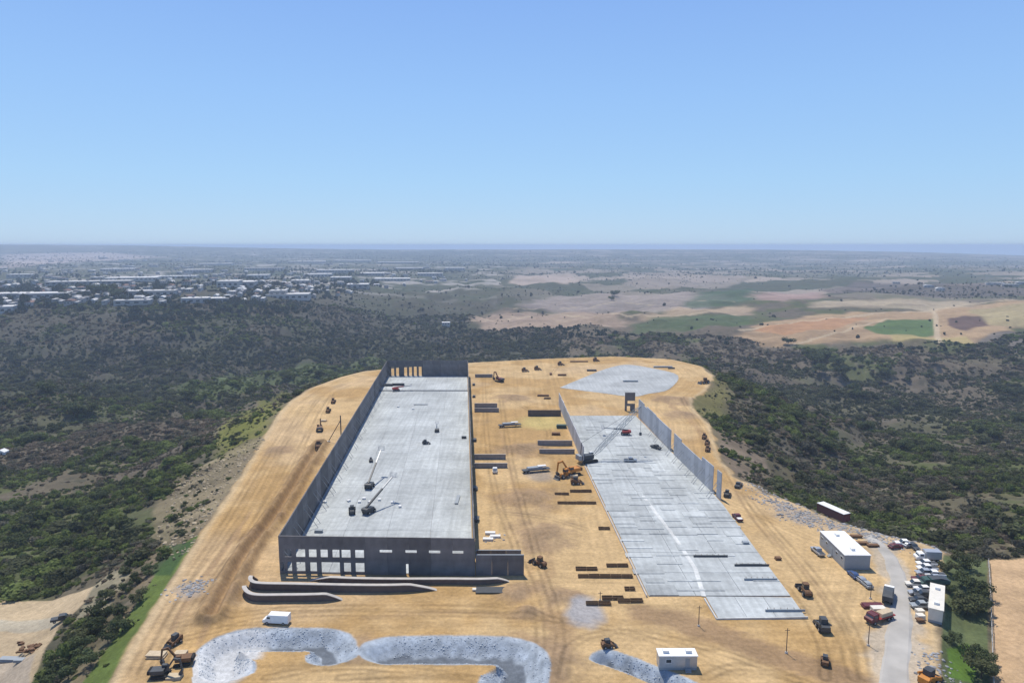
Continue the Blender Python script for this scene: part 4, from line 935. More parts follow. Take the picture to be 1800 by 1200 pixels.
def excavator(at, rz, label, m, s=1., group=None, reach=1., mc=None):
    r = thing('excavator', label, 'excavator', at, rz, group); r.scale = (s, s, s)
    for q in (-1, 1):
        t = MB(); t.side([(-1.9,.1),(1.9,.1),(2.2,.45),(1.9,.85),(-1.9,.85),(-2.2,.45)], q*1.3-.3, q*1.3+.3); t.build('track', M_black, r)
    MB().cyl((0, 0, .8), (0, 0, 1.15), .8, 12).build('turntable', M_dkgry, r)
    b = MB(); b.box((-.6, 0, 1.7), (3.4, 2.5, 1.1)); b.build('house', m, r, bevel=.1)
    w = MB(); w.side([(-2.4,1.2),(-2.3,2.3),(-2.9,2.2),(-3.0,1.3)], -1.2, 1.2); w.build('counterweight', mc or M_dkgry, r)
    c = MB(); c.side([(.2,1.2),(1.7,1.2),(1.75,2.0),(1.4,2.9),(.2,2.95)], .3, 1.22); cb = c.build('cab', m, r, bevel=.05)
    MB().box((1.0, .76, 2.35), (1.3, .98, .75)).build('window', M_glass, cb)
    MB().side([(1.0,1.5),(1.5,1.35),(3.6*reach,4.5),(5.0*reach,4.3),(5.0*reach,4.65),(3.5*reach,5.1)], -.45, .0).build('boom', m, r)
    MB().side([(4.7*reach,4.9),(5.2*reach,4.8),(5.6*reach,1.7),(5.3*reach,1.6)], -.40, -.06).build('stick', m, r)
    MB().side([(5.2*reach,1.7),(5.7*reach,1.6),(5.5*reach,.6),(4.8*reach,.3),(4.6*reach,.9)], -.75, .3).build('bucket', M_dkgry, r)
    return r
def loader(at, rz, label, m, s=1., cat='loader', group=None, name='wheel_loader'):
    r = thing(name, label, cat, at, rz, group); r.scale = (s, s, s)
    MB().side([(-3.0,.8),(-.2,.8),(-.2,1.9),(-2.6,2.0),(-3.1,1.6)], -.85, .85).build('engine_body', m, r, bevel=.08)
    MB().side([(-.2,.8),(1.7,.7),(1.6,1.3),(-.2,1.5)], -.7, .7).build('front_frame', m, r)
    c = MB().box((-.55, 0, 2.5), (1.5, 1.5, 1.4), taper=.9).build('cab', m, r)
    MB().box((-.55, 0, 2.55), (1.47, 1.53, .75)).build('window', M_glass, c)
    MB().box((-.55, 0, 3.24), (1.7, 1.6, .1)).build('roof', m, r)
    for q in (-1, 1): MB().side([(.6,1.4),(.9,1.6),(3.2,.6),(3.0,.4)], q*.6-.1, q*.6+.1).build('lift_arm', m, r)
    MB().side([(3.0,.1),(4.2,.1),(3.6,.35),(3.35,1.2),(3.1,1.3)], -1.4, 1.4).build('bucket', M_dkgry, r)
    wheels(r, [(1.3, 1.0, .75), (1.3, -1.0, .75), (-1.9, 1.0, .75), (-1.9, -1.0, .75)], .75, .55); return r
def skid(at, rz, label, m, s=1.0, group=None):
    r = thing('skid_steer', label, 'loader', at, rz, group); r.scale = (s, s, s)
    MB().side([(-1.4,.35),(1.1,.35),(1.1,.9),(-.9,1.35),(-1.5,1.2)], -.7, .7).build('body', m, r)
    c = MB().box((-.1, 0, 1.6), (1.2, 1.0, 1.0)).build('cab', M_dkgry, r)
    for q in (-1, 1): MB().side([(-1.3,1.4),(-1.2,1.65),(1.4,.9),(1.7,.4),(1.45,.35)], q*.8-.09, q*.8+.09).build('lift_arm', m, r)
    MB().side([(1.5,.08),(2.4,.08),(2.0,.3),(1.7,.75)], -.9, .9).build('bucket', M_dkgry, r)
    wheels(r, [(.65, .72, .4), (.65, -.72, .4), (-.75, .72, .4), (-.75, -.72, .4)], .4, .3); return r
def boomlift(at, rz, label, m, boom, el, mb_=None, group=None, s=1.25):
    r = thing('boom_lift', label, 'boom lift', at, rz, group); r.scale = (s, s, s)
    MB().box((0, 0, .7), (3.2, 1.9, .5)).build('chassis', M_dkgry, r)
    MB().side([(-2.1,1.0),(1.2,1.0),(1.1,1.6),(-1.6,1.9),(-2.2,1.7)], -1.0, 1.0).build('turret', m, r, bevel=.06)
    e = Vector((math.cos(el), 0, math.sin(el))); p = Vector((-1.2, 0, 1.9))
    MB().bar(p, p+e*boom*.6, .55).build('boom', mb_ or m, r); MB().bar(p+e*boom*.55, p+e*boom, .38).build('boom_tip', M_steel, r)
    q = p+e*(boom+.5); k = MB(); k.box((q.x, 0, q.z-.35), (.9, 1.9, .08))
    for sx in (-.42, .42):
        for sy in (-.9, .9): k.bar((q.x+sx, sy, q.z-.3), (q.x+sx, sy, q.z+.8), .07)
    for zz in (.3, .8):
        for sy in (-.9, .9): k.bar((q.x-.45, sy, q.z+zz), (q.x+.45, sy, q.z+zz), .06)
        for sx in (-.42, .42): k.bar((q.x+sx, -.9, q.z+zz), (q.x+sx, .9, q.z+zz), .06)
    k.build('basket', M_steel, r)
    wheels(r, [(1.15, .95, .5), (1.15, -.95, .5), (-1.15, .95, .5), (-1.15, -.95, .5)], .5, .4); return r
def trailer_flat(at, rz, label, loadm, deckm=None):
    r = thing('flatbed_trailer', label, 'trailer', at, rz)
    MB().box((0, 0, 1.15), (11.5, 2.5, .3)).build('deck', deckm or M_dkgry, r)
    MB().box((-.5, .1, 1.75), (6.5, 2.0, .85), taper=.95).build('load', loadm, r)
    MB().box((2.5, 0, 2.35), (3.5, 1.6, .35)).build('top_bundle', M_tarp, r)
    for x_ in (3.2, 3.6): MB().box((x_, .8, .5), (.12, .12, 1.0)).build('landing_leg', M_dkgry, r)
    wheels(r, [(-4.6, 1, .5), (-4.6, -1, .5), (-3.3, 1, .5), (-3.3, -1, .5)], .5, .4); return r

# ---- left building: machines on the slab
Zs = .25
def on_slab(a, z=Zs): return ((a[0][0], a[0][1], z), a[1])
boomlift(*on_slab(place(650,858,(690,812))), 'dark boom lift with raised arm in the middle of the wide slab', M_dkgry, 15, .42, M_dkgry, 'boom lifts on the slabs')
boomlift(*on_slab(place(649,902,(690,880))), 'near dark boom lift with long arm raised to the right on the wide slab', M_dkgry, 13, .4, M_dkgry, 'boom lifts on the slabs')
loader(*on_slab(place(619,902,(619,860))), 'dark boxy loader beside the nearer boom lift on the wide slab', M_dkgry, .85, cat='loader')
boomlift(*on_slab(place(697,688,(720,687))), 'red boom lift with lowered arm at the far end of the wide slab', M_red, 8, .08, M_red, 'boom lifts on the slabs')
boomlift(*on_slab(place(768,759,(772,745))), 'small dark scissor-sized lift on the right half of the wide slab', M_dkgry, 3, .9, M_greyp, 'boom lifts on the slabs', s=.9).__setitem__('label', 'small dark lift nearest the right wall on the wide slab')
skid(*on_slab(place(748,781,(760,781))), 'small dark skid steer in the middle right of the wide slab', M_dkgry)
skid(*on_slab(place(652,812,(652,800))), 'lone dark skid steer left of centre on the wide slab', M_dkgry, .9)
def stack(px, py, L_, w, h, n, label, m, z=0., rz=0., name='lumber_stack', cat='stack'):
    X, Y, _ = gp(px, py); r = thing(name, label, cat, (X, Y, z), rz)
    me = MB().box((0, 0, 0), (L_, w, h/n*.8)).mesh('bundle', m)
    for k in range(n): inst('bundle', me, r, (random.uniform(-.2, .2), random.uniform(-.1, .1), h/n*(k+.5)), random.uniform(-.04, .04))
    return r
stack(682, 679, 6, 1.6, 1.5, 3, 'dark stack of steel at the far left of the wide slab', M_dkgry, Zs); stack(700, 678, 8, 1.6, 1.5, 3, 'longer dark stack of steel at the far end of the wide slab', M_dkgry, Zs)
stack(740, 712, 8, .6, .4, 2, 'thin grey pipe bundle lying across the wide slab', M_greyp, Zs, name='pipe_bundle', cat='pipes')
stack(560, 936, 2.5, 1.2, .9, 2, 'small dark stack in the near left corner of the wide slab', M_greyp, Zs)
stack(805, 880, 1.2, 8, .5, 2, 'long grey bundle lying along the right wall of the wide slab', M_greyp, Zs, name='pipe_bundle', cat='pipes')
stack(816, 771, 2.2, 1.2, 1.1, 2, 'small dark pallet against the right wall of the wide slab', M_dkgry, Zs, name='pallet_stack')
rw = random.Random(3); me = MB().box((0, 0, .3), (1.2, 1.0, .6)).mesh('white_bag', M_tarp)
for (a, b) in ((613,882),(632,884),(650,884),(667,880),(703,892),(690,885),(640,878),(571,884),(726,720),(700,716)):
    X, Y, _ = gp(a, b); o = inst('bulk_bag', me, None, (X, Y, Zs), rw.uniform(0, 3)); tag(o, 'white bulk bag standing on the wide slab', 'bag', 'white bulk bags on the wide slab')

# ---- the truck court between the buildings
excavator(*place(878,671,(866,668)), 'maroon excavator with raised arm at the far end of the court', M_maroon, 1.25)
trailer_flat(*place(896,750,(915,749)), 'grey flatbed trailer stacked with steel in the far court', M_greyp)
trailer_flat(*place(942,829,(962,827)), 'flatbed trailer with white bundle on grey stained ground mid court', M_greyp)
excavator(*place(1006,834,(985,838)), 'orange excavator beside the narrow slab corner', M_orange, 1.3, mc=M_brownm)
loader(*place(992,839,(980,842)), 'orange wheel loader next to the orange excavator', M_orange, 1.1)
skid(*place(1012,850,(1024,850)), 'dark brown skid steer below the orange machines', M_brownm, 1.4)
stack(1006, 838, 4, 2, .9, 3, 'pale lumber stack between the orange machines and the skid steer', M_beige)
pickup(*place(870,829,(870,800)), 'small white pickup near the middle docks of the shell', M_white)
loader(*place(947,993,(936,988)), 'dark brown loader alone in the near court', M_brownm, .85)
for (a, b, lb) in ((862,938,'white tarped pallet farthest of the pale litter by the screen walls'),(870,944,'white tarped pallet nearest the shell end in the pale litter'),(858,949,'low white tarped pallet at the near side of the pale litter')):
    stack(a, b, 3.2, 1.4, .7, 2, lb, M_tarp, name='tarped_pallet', cat='pallet')
for (a, b, lb) in ((922,653,'dark small loader on the far haul road left of the rubble'),(944,650,'small dark skid steer near the far left rim'),(985,642,'dark skid steer high on the far rim'),(1047,635,'dark skid steer on the far rim above the gravel lot')):
    skid(*place(a, b, (a+20, b)), lb, M_brownm, 1.5)
stack(1040,652,7,2,1.2,3,'dark material stack at the left shoulder of the gravel lot', M_dkgry); stack(988,660,6,2,1.2,3,'dark material stack left of the gravel lot tip', M_brownm); stack(1165,646,14,1.5,1.2,3,'long dark stack at the upper right of the gravel lot', M_greyp)
stack(1108,671,10,1.5,1.0,3,'dark beam stack lying on the gravel lot', M_greyp,.13); stack(968,658,1.5,5,1.2,2,'narrow dark stack at the far left of the gravel lot', M_brownm)
stack(955,696,7,1.6,1.0,2,'brown lumber stack in the far court', M_brownm); stack(962,701,4,1.6,1.0,2,'dark lumber stack right of the brown one in the far court', M_wood); stack(987,752,5,2.2,1.8,3,'dark green stack against the far wall of the narrow slab', M_green); stack(977,764,4,2,1.2,2,'brown stack below the dark green one by the narrow slab', M_brownm)
stack(1018,636,14,1.5,.9,2,'long brown spoil timber stack on the far rim', M_brownm); stack(1180,648,5,1.5,1,2,'dark short stack at the far right rim', M_dkgry)
for (a, b) in ((832,677),(832,698),(833,775),(834,860),(836,915)):
    stack(a+1, b, 1.6, 3.0, 1.2, 2, 'dark pallet stack against the court side of the shell', M_dkgry, name='pallet_stack')['group'] = 'pallet stacks along the shell wall'

# ---- crawler crane lifting a panel on the narrow slab
cb_, tip_ = gp(1027,812), None
r = thing('crawler_crane', 'crawler crane with long lattice boom at the left edge of the narrow slab', 'crane', (cb_[0]+1.5, cb_[1], .28), math.radians(22))
for q in (-1, 1): MB().side([(-3.2,.1),(3.2,.1),(3.6,.7),(3.2,1.3),(-3.2,1.3),(-3.6,.7)], q*2.2-.5, q*2.2+.5).build('track', M_black, r)
MB().box((-.8, 0, 2.3), (6.0, 3.0, 1.7)).build('house', M_dkgry, r, bevel=.1)
c_ = MB().side([(1.6,1.5),(3.2,1.5),(3.2,2.6),(2.8,3.6),(1.6,3.6)], 1.0, 2.2).build('cab', M_white, r); MB().box((2.5, 1.6, 2.9), (1.3, 1.24, .8)).build('window', M_glass, c_)
MB().box((-4.3, 0, 2.4), (1.4, 3.4, 2.0)).build('counterweight', M_greyp, r)
BL, BE = 31.0, math.radians(40)
p0 = Vector((2.0, 0, 2.0)); e = Vector((math.cos(BE), 0, math.sin(BE))); up = Vector((-math.sin(BE), 0, math.cos(BE))); k = MB()
for sy in (-.8, .8):
    for su in (-.8, .8): k.bar(p0+Vector((0, sy*.4, 0)), p0+e*4+Vector((0, sy, 0))+up*su, .2); k.bar(p0+e*4+Vector((0, sy, 0))+up*su, p0+e*(BL-4)+Vector((0, sy, 0))+up*su, .2); k.bar(p0+e*(BL-4)+Vector((0, sy, 0))+up*su, p0+e*BL, .2)
for i in range(12):
    a = 4+(BL-8)*i/12; b = 4+(BL-8)*(i+1)/12; f = 1 if i % 2 else -1
    for sy in (-.8, .8): k.bar(p0+e*a+Vector((0, sy, 0))+up*.8*f, p0+e*b+Vector((0, sy, 0))-up*.8*f, .11)
    for su in (-.8, .8): k.bar(p0+e*a+Vector((0, .8*f, 0))+up*su, p0+e*b+Vector((0, -.8*f, 0))+up*su, .11)
k.build('lattice_boom', M_greyp, r)
t_ = p0+e*BL; k = MB(); k.bar(Vector((-3.5, 0, 3.3)), Vector((-3.0, 0, 8.5)), .25); k.bar(Vector((-3.0, 0, 8.5)), t_, .1); k.build('gantry', M_dkgry, r)
k = MB(); k.bar(t_, (t_.x, 0, t_.z-12), .1); k.box((t_.x, 0, t_.z-12.6), (.9, .6, 1.3)); k.build('hook_block', M_dkgry, r)
boomlift(*on_slab(place(1099,765,(1066,765)), .28), 'red boom lift with its arm stretched flat to the left on the narrow slab', M_red, 9.5, .1, M_dkgry, 'boom lifts on the slabs')
pickup(*on_slab(place(1153,789,(1163,792)), .28), 'dark pickup standing on the narrow slab by the leaning panels', M_dkgry)
pickup(*on_slab(place(1108,812,(1120,812)), .28), 'silver pickup in the middle of the narrow slab', M_silver)
def pole(px, py, h, label):
    X, Y, Z = gp(px, py); r = thing('utility_pole', label, 'pole', (X, Y, 0), 0, 'thin poles in the foreground')
    MB().cyl((0, 0, -.5), (0, 0, h), .11, 7, .08).build('shaft', M_galv, r); MB().cyl((0, 0, -.2), (0, 0, .35), .4, 8, .3).build('base', M_cap, r); MB().box((0, 0, h-.5), (1.1, .1, .1)).build('crossarm', M_galv, r)
pole(1228,1100,5.3,'thin pole at the lower corner of the narrow slab'); pole(1382,1147,6,'thin pole below the lowest slab edge'); pole(1526,1134,5.5,'thin pole standing left of the access road'); pole(1530,1052,4,'thin pole between the parked cars and the red truck'); pole(1055,1055,2.5,'short post among the timber forms')

# ---- along the left haul road
for a in ((586,708,'dark loader farthest up the left haul road'),(577,724,'dark loader second along the left haul road')): loader(*place(a[0], a[1], (a[0]+8, a[1]-20)), a[2], M_brownm, .95, group='machines on the left haul road')
excavator(*place(562,757,(566,740)), 'brown excavator with tall arm on the left haul road', M_brownm, 1.05); loader(*place(560,787,(562,770)), 'dark loader at the head of the brown dirt berm', M_brownm, 1.1, group='machines on the left haul road')
stack(569,740,3,2,.8,2,'pale lumber stack beside the left haul road machines', M_beige)
k = thing('wall_prop', 'dark tall prop leaning at a wall joint on the left side of the shell', 'prop', gp(600,777)); MB().bar((0, 0, 0), (0, 0, 12.8), .5).build('post', M_dkgry, k); MB().bar((-6, 0, .4), (0, 0, 10.5), .35).build('strut', M_dkgry, k); MB().box((-6, 0, .3), (1.4, 1.4, .6)).build('footing', M_cap, k)

# ---- near left: excavators, van
van(*place(487,1094,(470,1093)), 'white van parked between the curved walls and the rock basin', M_white, 6.4)
excavator(*place(283,1188,(330,1185)), 'near dark excavator at the bottom left of the site', M_dkgry, .82, mc=M_black); excavator(*place(322,1166,(285,1170)), 'second dark excavator facing the first at the bottom left', M_brownm, .82, mc=M_black)
stack(276,1153,4,2,.8,2,'pale pallet stack behind the left of the two dark excavators', M_beige); stack(318,1150,2.6,1.6,.8,2,'pale pallet stack behind the right of the two dark excavators', M_beige); stack(306,1190,3,2,.5,2,'pale pallet between the two dark excavators', M_beige)
skid(*place(308,1130,(300,1135)), 'small brown skid steer above the two dark excavators', M_brownm, 1.1)
# near: trailers
def office(at, rz, L_, Wd, H, label, roofm, wallm, doorside=-1, cat='trailer'):
    r = thing('office_trailer', label, cat, at, rz)
    w = MB().box((0, 0, .7+H/2), (L_, Wd, H)).build('wall', wallm, r)
    MB().box((0, 0, .38), (L_-.1, Wd-.1, .62)).build('skirting', M_greyp, r)
    MB().box((0, 0, .7+H+.08), (L_+.3, Wd+.3, .16)).build('roof', roofm, r)
    n = max(2, int(L_/3)); f = MB().box((0, 0, 0), (1.3, .06, .95)).mesh('window', M_white); g = MB().box((0, 0, 0), (1.1, .09, .75)).mesh('pane', M_glass)
    for k in range(n):
        for s in (-1, 1):
            if s == doorside and k == n//2: continue
            o = inst('window', f, r, ((k+.5)/n*L_-L_/2, s*(Wd/2+.02), .7+H*.58)); inst('pane', g, o)
    MB().box(((n//2+.5)/n*L_-L_/2, doorside*(Wd/2+.03), 1.75), (.95, .06, 2.05)).build('door', M_greyp, r)
    s_ = MB()
    for k in range(3): s_.box(((n//2+.5)/n*L_-L_/2, doorside*(Wd/2+.3+.3*k), .6-.2*k), (1.3, .3, .14))
    s_.build('step', M_greyp, r)
    for x_ in (-.3, .3): MB().box((L_*x_, 0, .7+H+.45), (1.3, 1.0, .6)).build('roof_unit', M_offwh if False else M_white, r)
    return r
office(*place(1189,1171), 8.2, 2.7, 2.6, 'small white site trailer by the lower basin', M_white, M_silver)
f_, b_ = gp(1506,1001), gp(1461,957); ang_ = math.atan2(b_[1]-f_[1], b_[0]-f_[0]); cx_, cy_ = (f_[0]+b_[0])/2, (f_[1]+b_[1])/2
office((cx_, cy_, 0), ang_, math.hypot(b_[0]-f_[0], b_[1]-f_[1]), 7.2, 3.6, 'large white roofed office trailer beside the access road', M_white, M_greyp, 1)
car(*place(1512,1021,(1500,1012)), 'silver car parked in front of the large office trailer, farther of two', M_silver); car(*place(1522,1029,(1509,1018)), 'grey car parked nearest the road before the large office trailer', M_greyp)
car(*place(1500,1013,(1488,1002)), 'dark car tucked against the end of the large office trailer', M_blue); pickup(*place(1437,972,(1425,962)), 'silver pickup left of the large office trailer', M_silver)
# long dark storage container by the scrub
f_, b_ = gp(1488,918), gp(1441,897); ang_ = math.atan2(b_[1]-f_[1], b_[0]-f_[0]); L_ = math.hypot(b_[0]-f_[0], b_[1]-f_[1])
r = thing('storage_container', 'long dark storage container with pale roof at the edge of the scrub', 'container', ((f_[0]+b_[0])/2, (f_[1]+b_[1])/2, 0), ang_)
k = MB()
for i in range(24): k.box((-L_/2+(i+.5)*L_/24, 0, 1.55), (L_/24*.55, 3.0, 2.7))
k.build('corrugated_side', M_maroon, r); MB().box((0, 0, 1.55), (L_, 2.9, 2.8)).build('wall', M_dkgry, r); MB().box((0, 0, 3.05), (L_+.1, 3.1, .12)).build('roof', M_tarp, r)
for s in (-1, 1): MB().box((-L_/2-.04, s*.72, 1.55), (.07, 1.35, 2.5)).build('door', M_maroon, r)
# row of vehicles parked along the right edge
truck(*place(1630,985,(1606,984)), 'pale box truck at the top of the parked row by the green strip', M_white, M_silver, 7.0, 'box')
rowv = [((1628,994),'white pickup second from the top of the parked row',M_white,'p'),((1629,1002),'white pickup with dark bed in the middle of the parked row',M_white,'p'),((1627,1010),'pale pickup above the maroon car of the parked row',M_silver,'p'),
        ((1617,1020),'maroon car in the parked row beside the dark green truck',M_maroon,'c'),((1640,1031),'dark green truck at the right of the parked row',M_green,'t'),((1612,1044),'silver car low in the parked row by the access road',M_silver,'c'),
        ((1622,1038),'white car left of the dark green truck',M_white,'c'),((1614,1057),'dark car below the silver one near the cream trailer',M_dkgry,'c'),((1620,1068),'grey pickup left of the cream trailer',M_greyp,'p')]
for (a, lb, m, kk) in rowv:
    at_, rz_ = place(a[0], a[1], (a[0]-30, a[1]-1)); 
    if kk == 'p': pickup(at_, rz_, lb, m, 'vehicles parked along the right edge')
    elif kk == 'c': car(at_, rz_, lb, m, 'vehicles parked along the right edge')
    else: truck(at_, rz_, lb, m, m, 7.0, 'dump', M_dkgry, group='vehicles parked along the right edge')
for (a, b, lb, m) in ((1642,1013,'white pickup nearest the trees beside the maroon car',M_white),(1645,1021,'silver pickup behind the dark green truck by the trees',M_silver),(1610,1030,'pale pickup at the road side left of the maroon car',M_offwh),(1625,1049,'black pickup right of the low silver car',M_dkgry),(1590,958,'small white pickup behind the pale green car',M_white)):
    at_, rz_ = place(a, b, (a-30, b-2)); pickup(at_, rz_, lb, m, 'vehicles parked along the right edge')
f_, b_ = gp(1643,1095), gp(1646,1050); ang_ = math.atan2(b_[1]-f_[1], b_[0]-f_[0]); L_ = math.hypot(b_[0]-f_[0], b_[1]-f_[1])
office(((f_[0]+b_[0])/2, (f_[1]+b_[1])/2, 0), ang_, L_, 3.0, 2.9, 'cream office trailer standing lengthwise against the green strip', M_offwh, M_offwh, 1)
for (a, b, lb) in ((1616,1077,'pale crate stack farthest left of the cream trailer'),(1617,1086,'cream crate stack left of the near end of the cream trailer')): stack(a, b, 1.8, 1.5, 1.1, 2, lb, M_offwh, name='crate_stack', cat='crates')
stack(1618,1092,1.6,1.3,.8,2,'brown crate stack at the near end of the cream trailer', M_brownm, name='crate_stack', cat='crates')
car(*place(1574,963,(1590,961)), 'maroon car with pale roof near the top of the access road', M_maroon); car(*place(1606,963,(1615,970)), 'dark grey car right of the maroon one near the top of the road', M_dkgry); car(*place(1598,960,(1610,958)), 'pale green car between the maroon and the dark grey one', M_silver)
truck(*place(1561,1052,(1564,1036)), 'white cabbed dark truck driving up the access road', M_white, M_dkgry, 7.6, 'dump', M_dkgry)
truck(*place(1546,1090,(1526,1096)), 'red flatbed truck carrying a beige load at the road side', M_maroon, M_red, 8.2, 'flat', M_beige)
stack(1533,1066,5,2,.8,3,'brown lumber stack behind the red flatbed truck', M_maroon); stack(1545,1074,3.4,1.8,1.2,3,'cream board stack right behind the red flatbed truck', M_offwh)
for a in ((1414,1042,'dark brown loader at the right edge of the narrow slab'),): loader(*place(a[0], a[1], (1405,1030)), a[2], M_brownm, .95)
skid(*place(1446,1106,(1440,1096)), 'dark skid steer right of the lowest slab corner', M_dkgry, 1.5); skid(*place(1450,1166,(1450,1150)), 'small brown skid steer low on the sand near the road', M_brownm, 1.0); skid(*place(1632,1200,(1640,1195)), 'orange brown skid steer at the bottom edge by the green strip', M_orange, 1.6)
pickup(*place(1296,912,(1288,904)), 'white and maroon pickup parked on the right side of the narrow slab', M_maroon, load=M_tarp); pickup(*place(1298,855,(1304,848)), 'dark pickup at the foot of the last leaning panel', M_dkgry)
for a in ((1238,770,'small dark loader first of three by the right rim'),(1243,781,'dark loader second of three by the right rim'),(1244,792,'dark loader lowest of three by the right rim')): loader(*place(a[0], a[1], (a[0]+3, a[1]-14)), a[2], M_brownm, .8, group='loaders by the right rim')
loader(*place(1238,674,(1222,676)), 'dark loader with brown load at the right bend of the far rim', M_brownm, 1.2); skid(*place(1278,872,(1282,866)), 'dark skid steer at the lower right slab edge', M_dkgry, 1.2)
skid(*place(1068,1137,(1076,1136)), 'small dark skid steer above the lower basin', M_brownm, 1.0); stack(1368,983,1.6,1.4,.8,2,'small brown crate beside the right slab edge', M_brownm, name='crate_stack', cat='crates')
stack(1310,956,1.8,1.4,.7,2,'grey crate on the right border of the narrow slab', M_greyp, .28, name='crate_stack', cat='crates')
for (a, b, lb) in ((1505,944,'brown lumber stack on the rubble above the large office trailer'),(1516,956,'brown lumber stack right of the large office trailer'),(1534,960,'small brown stack between the office trailer and the maroon car')): stack(a, b, 3.4, 1.4, .8, 3, lb, M_brownm)
# dirt lot at the left
X, Y, Z = hit(110,1090); pickup((X, Y, Z), math.radians(25), 'dark pickup standing on the dirt lot at the left', M_dkgry); X, Y, Z = hit(16,1160)
r = stack(0, 900, 5, 1.6, .7, 3, 'dark lumber stack at the lower left of the dirt lot', M_greyp); r.location = (X, Y, Z); X, Y, Z = hit(35,1162); r = stack(0, 900, 2.4, 1.4, .8, 2, 'small dark stack at the right of the long one on the dirt lot', M_greyp); r.location = (X, Y, Z)
X, Y, Z = hit(62,1140); bm_ = MB()
for i in range(40): bm_.box((rnd.gauss(0, 2.0), rnd.gauss(0, .8), rnd.uniform(0, .7)), (rnd.uniform(.5, 1.5), rnd.uniform(.4, 1), rnd.uniform(.3, .7)), rnd.uniform(0, 3), rnd.uniform(-.5, .5))
tag(bm_.build('debris_pile', M_brownm, None, (X, Y, Z)), 'brown debris pile in the middle of the dirt lot', 'debris')
# fence of the sand lot at the right
P0, P1 = hit(1737,990), hit(1747,1230)
for (pa, pb, nm_, lb) in ((P0, P1, 'lot_fence', 'long low post and rail fence between the green strip and the sand lot'),):
    a, b = Vector(pa), Vector(pb); n = 18; r = thing(nm_, lb, 'fence', a)
    pm = MB().box((0, 0, .7), (.14, .14, 1.9)).mesh('post', M_cap)
    for k in range(n+1):
        p = a.lerp(b, k/n); zz = zat(p.x, p.y); inst('post', pm, r, (p.x-a.x, p.y-a.y, zz-a.z))
        if k < n:
            q = a.lerp(b, (k+1)/n); zq = zat(q.x, q.y)
            for h_ in (.6, 1.3): MB().bar((p.x-a.x, p.y-a.y, zz-a.z+h_), (q.x-a.x, q.y-a.y, zq-a.z+h_), .12).build('rail', M_cap, r)

# ------------------------------------------------------------------ the distant town
M_roofw = mat('white_roof', (.56, .55, .53), .8, .06, .1, rand=.15); M_roofg = mat('grey_roof', (.30, .29, .28), .85, .08, .1, rand=.25); M_roofb = mat('tile_roof', (.20, .12, .09), .85, .1, .2, rand=.25)
M_wl = mat('stucco_wall', (.45, .42, .38), .85, .06, .1, rand=.2); M_win = M_glass
def building(px, py, wpx, dep, h, label, group=None, roof=None, big=False, dz=0):
    X, Y, Z = hit(px, py, 700); dist = math.hypot(X, Y); w = wpx/FPX*dist; dep = dep*1.4; rz = -math.atan2(X, Y)*.6
    if big:
        r = thing('warehouse', label, 'building', (X, Y, Z), rz, group)
        MB().box((0, 0, h/2-2), (w, dep, h+4)).build('wall', M_wl, r); MB().box((0, 0, h+.25), (w+.6, dep+.6, .5)).build('roof', roof or M_roofw, r)
        n = max(3, min(14, int(w/12))); me = MB().box((0, 0, 0), (w/n*.5, .2, h*.35)).mesh('window', M_win)
        for k in range(n): inst('window', me, r, ((k+.5)/n*w-w/2, -dep/2-.06, h*.45))
        for k in range(max(2, n//3)): MB().box((rnd.uniform(-.4, .4)*w, rnd.uniform(-.3, .3)*dep, h+1.1), (4, 3, 1.4)).build('roof_unit', M_roofg, r)
        return r
    mb = MB(); mb.box((0, 0, h/2-1.5), (w, dep, h+3)); mb.m = 1
    if rnd.random() < .5: mb.side([(-w/2-.4, h), (w/2+.4, h), (w/4, h+2.2), (-w/4, h+2.2)], -dep/2-.4, dep/2+.4)
    else: mb.box((0, 0, h+.2), (w+.4, dep+.4, .4))
    mb.m = 2
    for k in range(3): mb.box(((k+.5)/3*w-w/2, -dep/2-.05, h*.55), (w*.16, .16, h*.3))
    o = mb.build('house', [M_wl, roof or M_roofg, M_win], None, (X, Y, Z)); o.rotation_euler = (0, 0, rz); return tag(o, label, 'house', group)
BIG = [(38,486,30,45,7,'short white warehouse at the far left of the town'),(160,499,110,40,6,'very long pale warehouse left of the town centre'),(235,492,70,60,7,'pale warehouse behind the very long one'),(311,489,60,45,8,'bright white long warehouse in the middle of the town'),
       (405,502,32,60,10,'white warehouse left of the pair near the rim centre'),(434,502,30,50,9,'white warehouse right of the pair near the rim centre'),(531,498,32,50,8,'white warehouse above the rim at the right of the town'),(508,524,68,40,8,'pale warehouse along the rim edge right of centre'),
       (490,520,26,30,10,'bright white block on the rim edge right of centre'),(270,519,66,30,8,'pale long building on the rim behind the dark trees'),(25,522,50,35,7,'white long building at the left end of the rim'),(82,522,60,35,7,'pale long building second from the left on the rim'),
       (10,548,24,25,8,'pale block at the far left of the slope top'),(345,531,40,25,7,'cream building on the rim edge left of centre'),(385,531,34,25,7,'cream building on the rim edge near the centre'),(235,534,50,20,6,'low pinkish building on the rim edge at the left'),
       (750,484,30,50,8,'white warehouse at the right end of the town'),(770,484,16,40,8,'small bright warehouse at the very right end of the town'),(690,493,60,50,7,'pale long warehouse right of the town centre'),(630,505,36,40,8,'pale warehouse above the canyon at the town right'),
       (465,474,60,60,8,'grey roofed warehouse far behind the town centre'),(590,478,60,60,8,'pale warehouse far behind the town right'),(700,463,70,80,9,'far pale warehouse near the horizon right of the town'),(620,460,60,80,9,'far pale warehouse near the horizon at the town centre')]
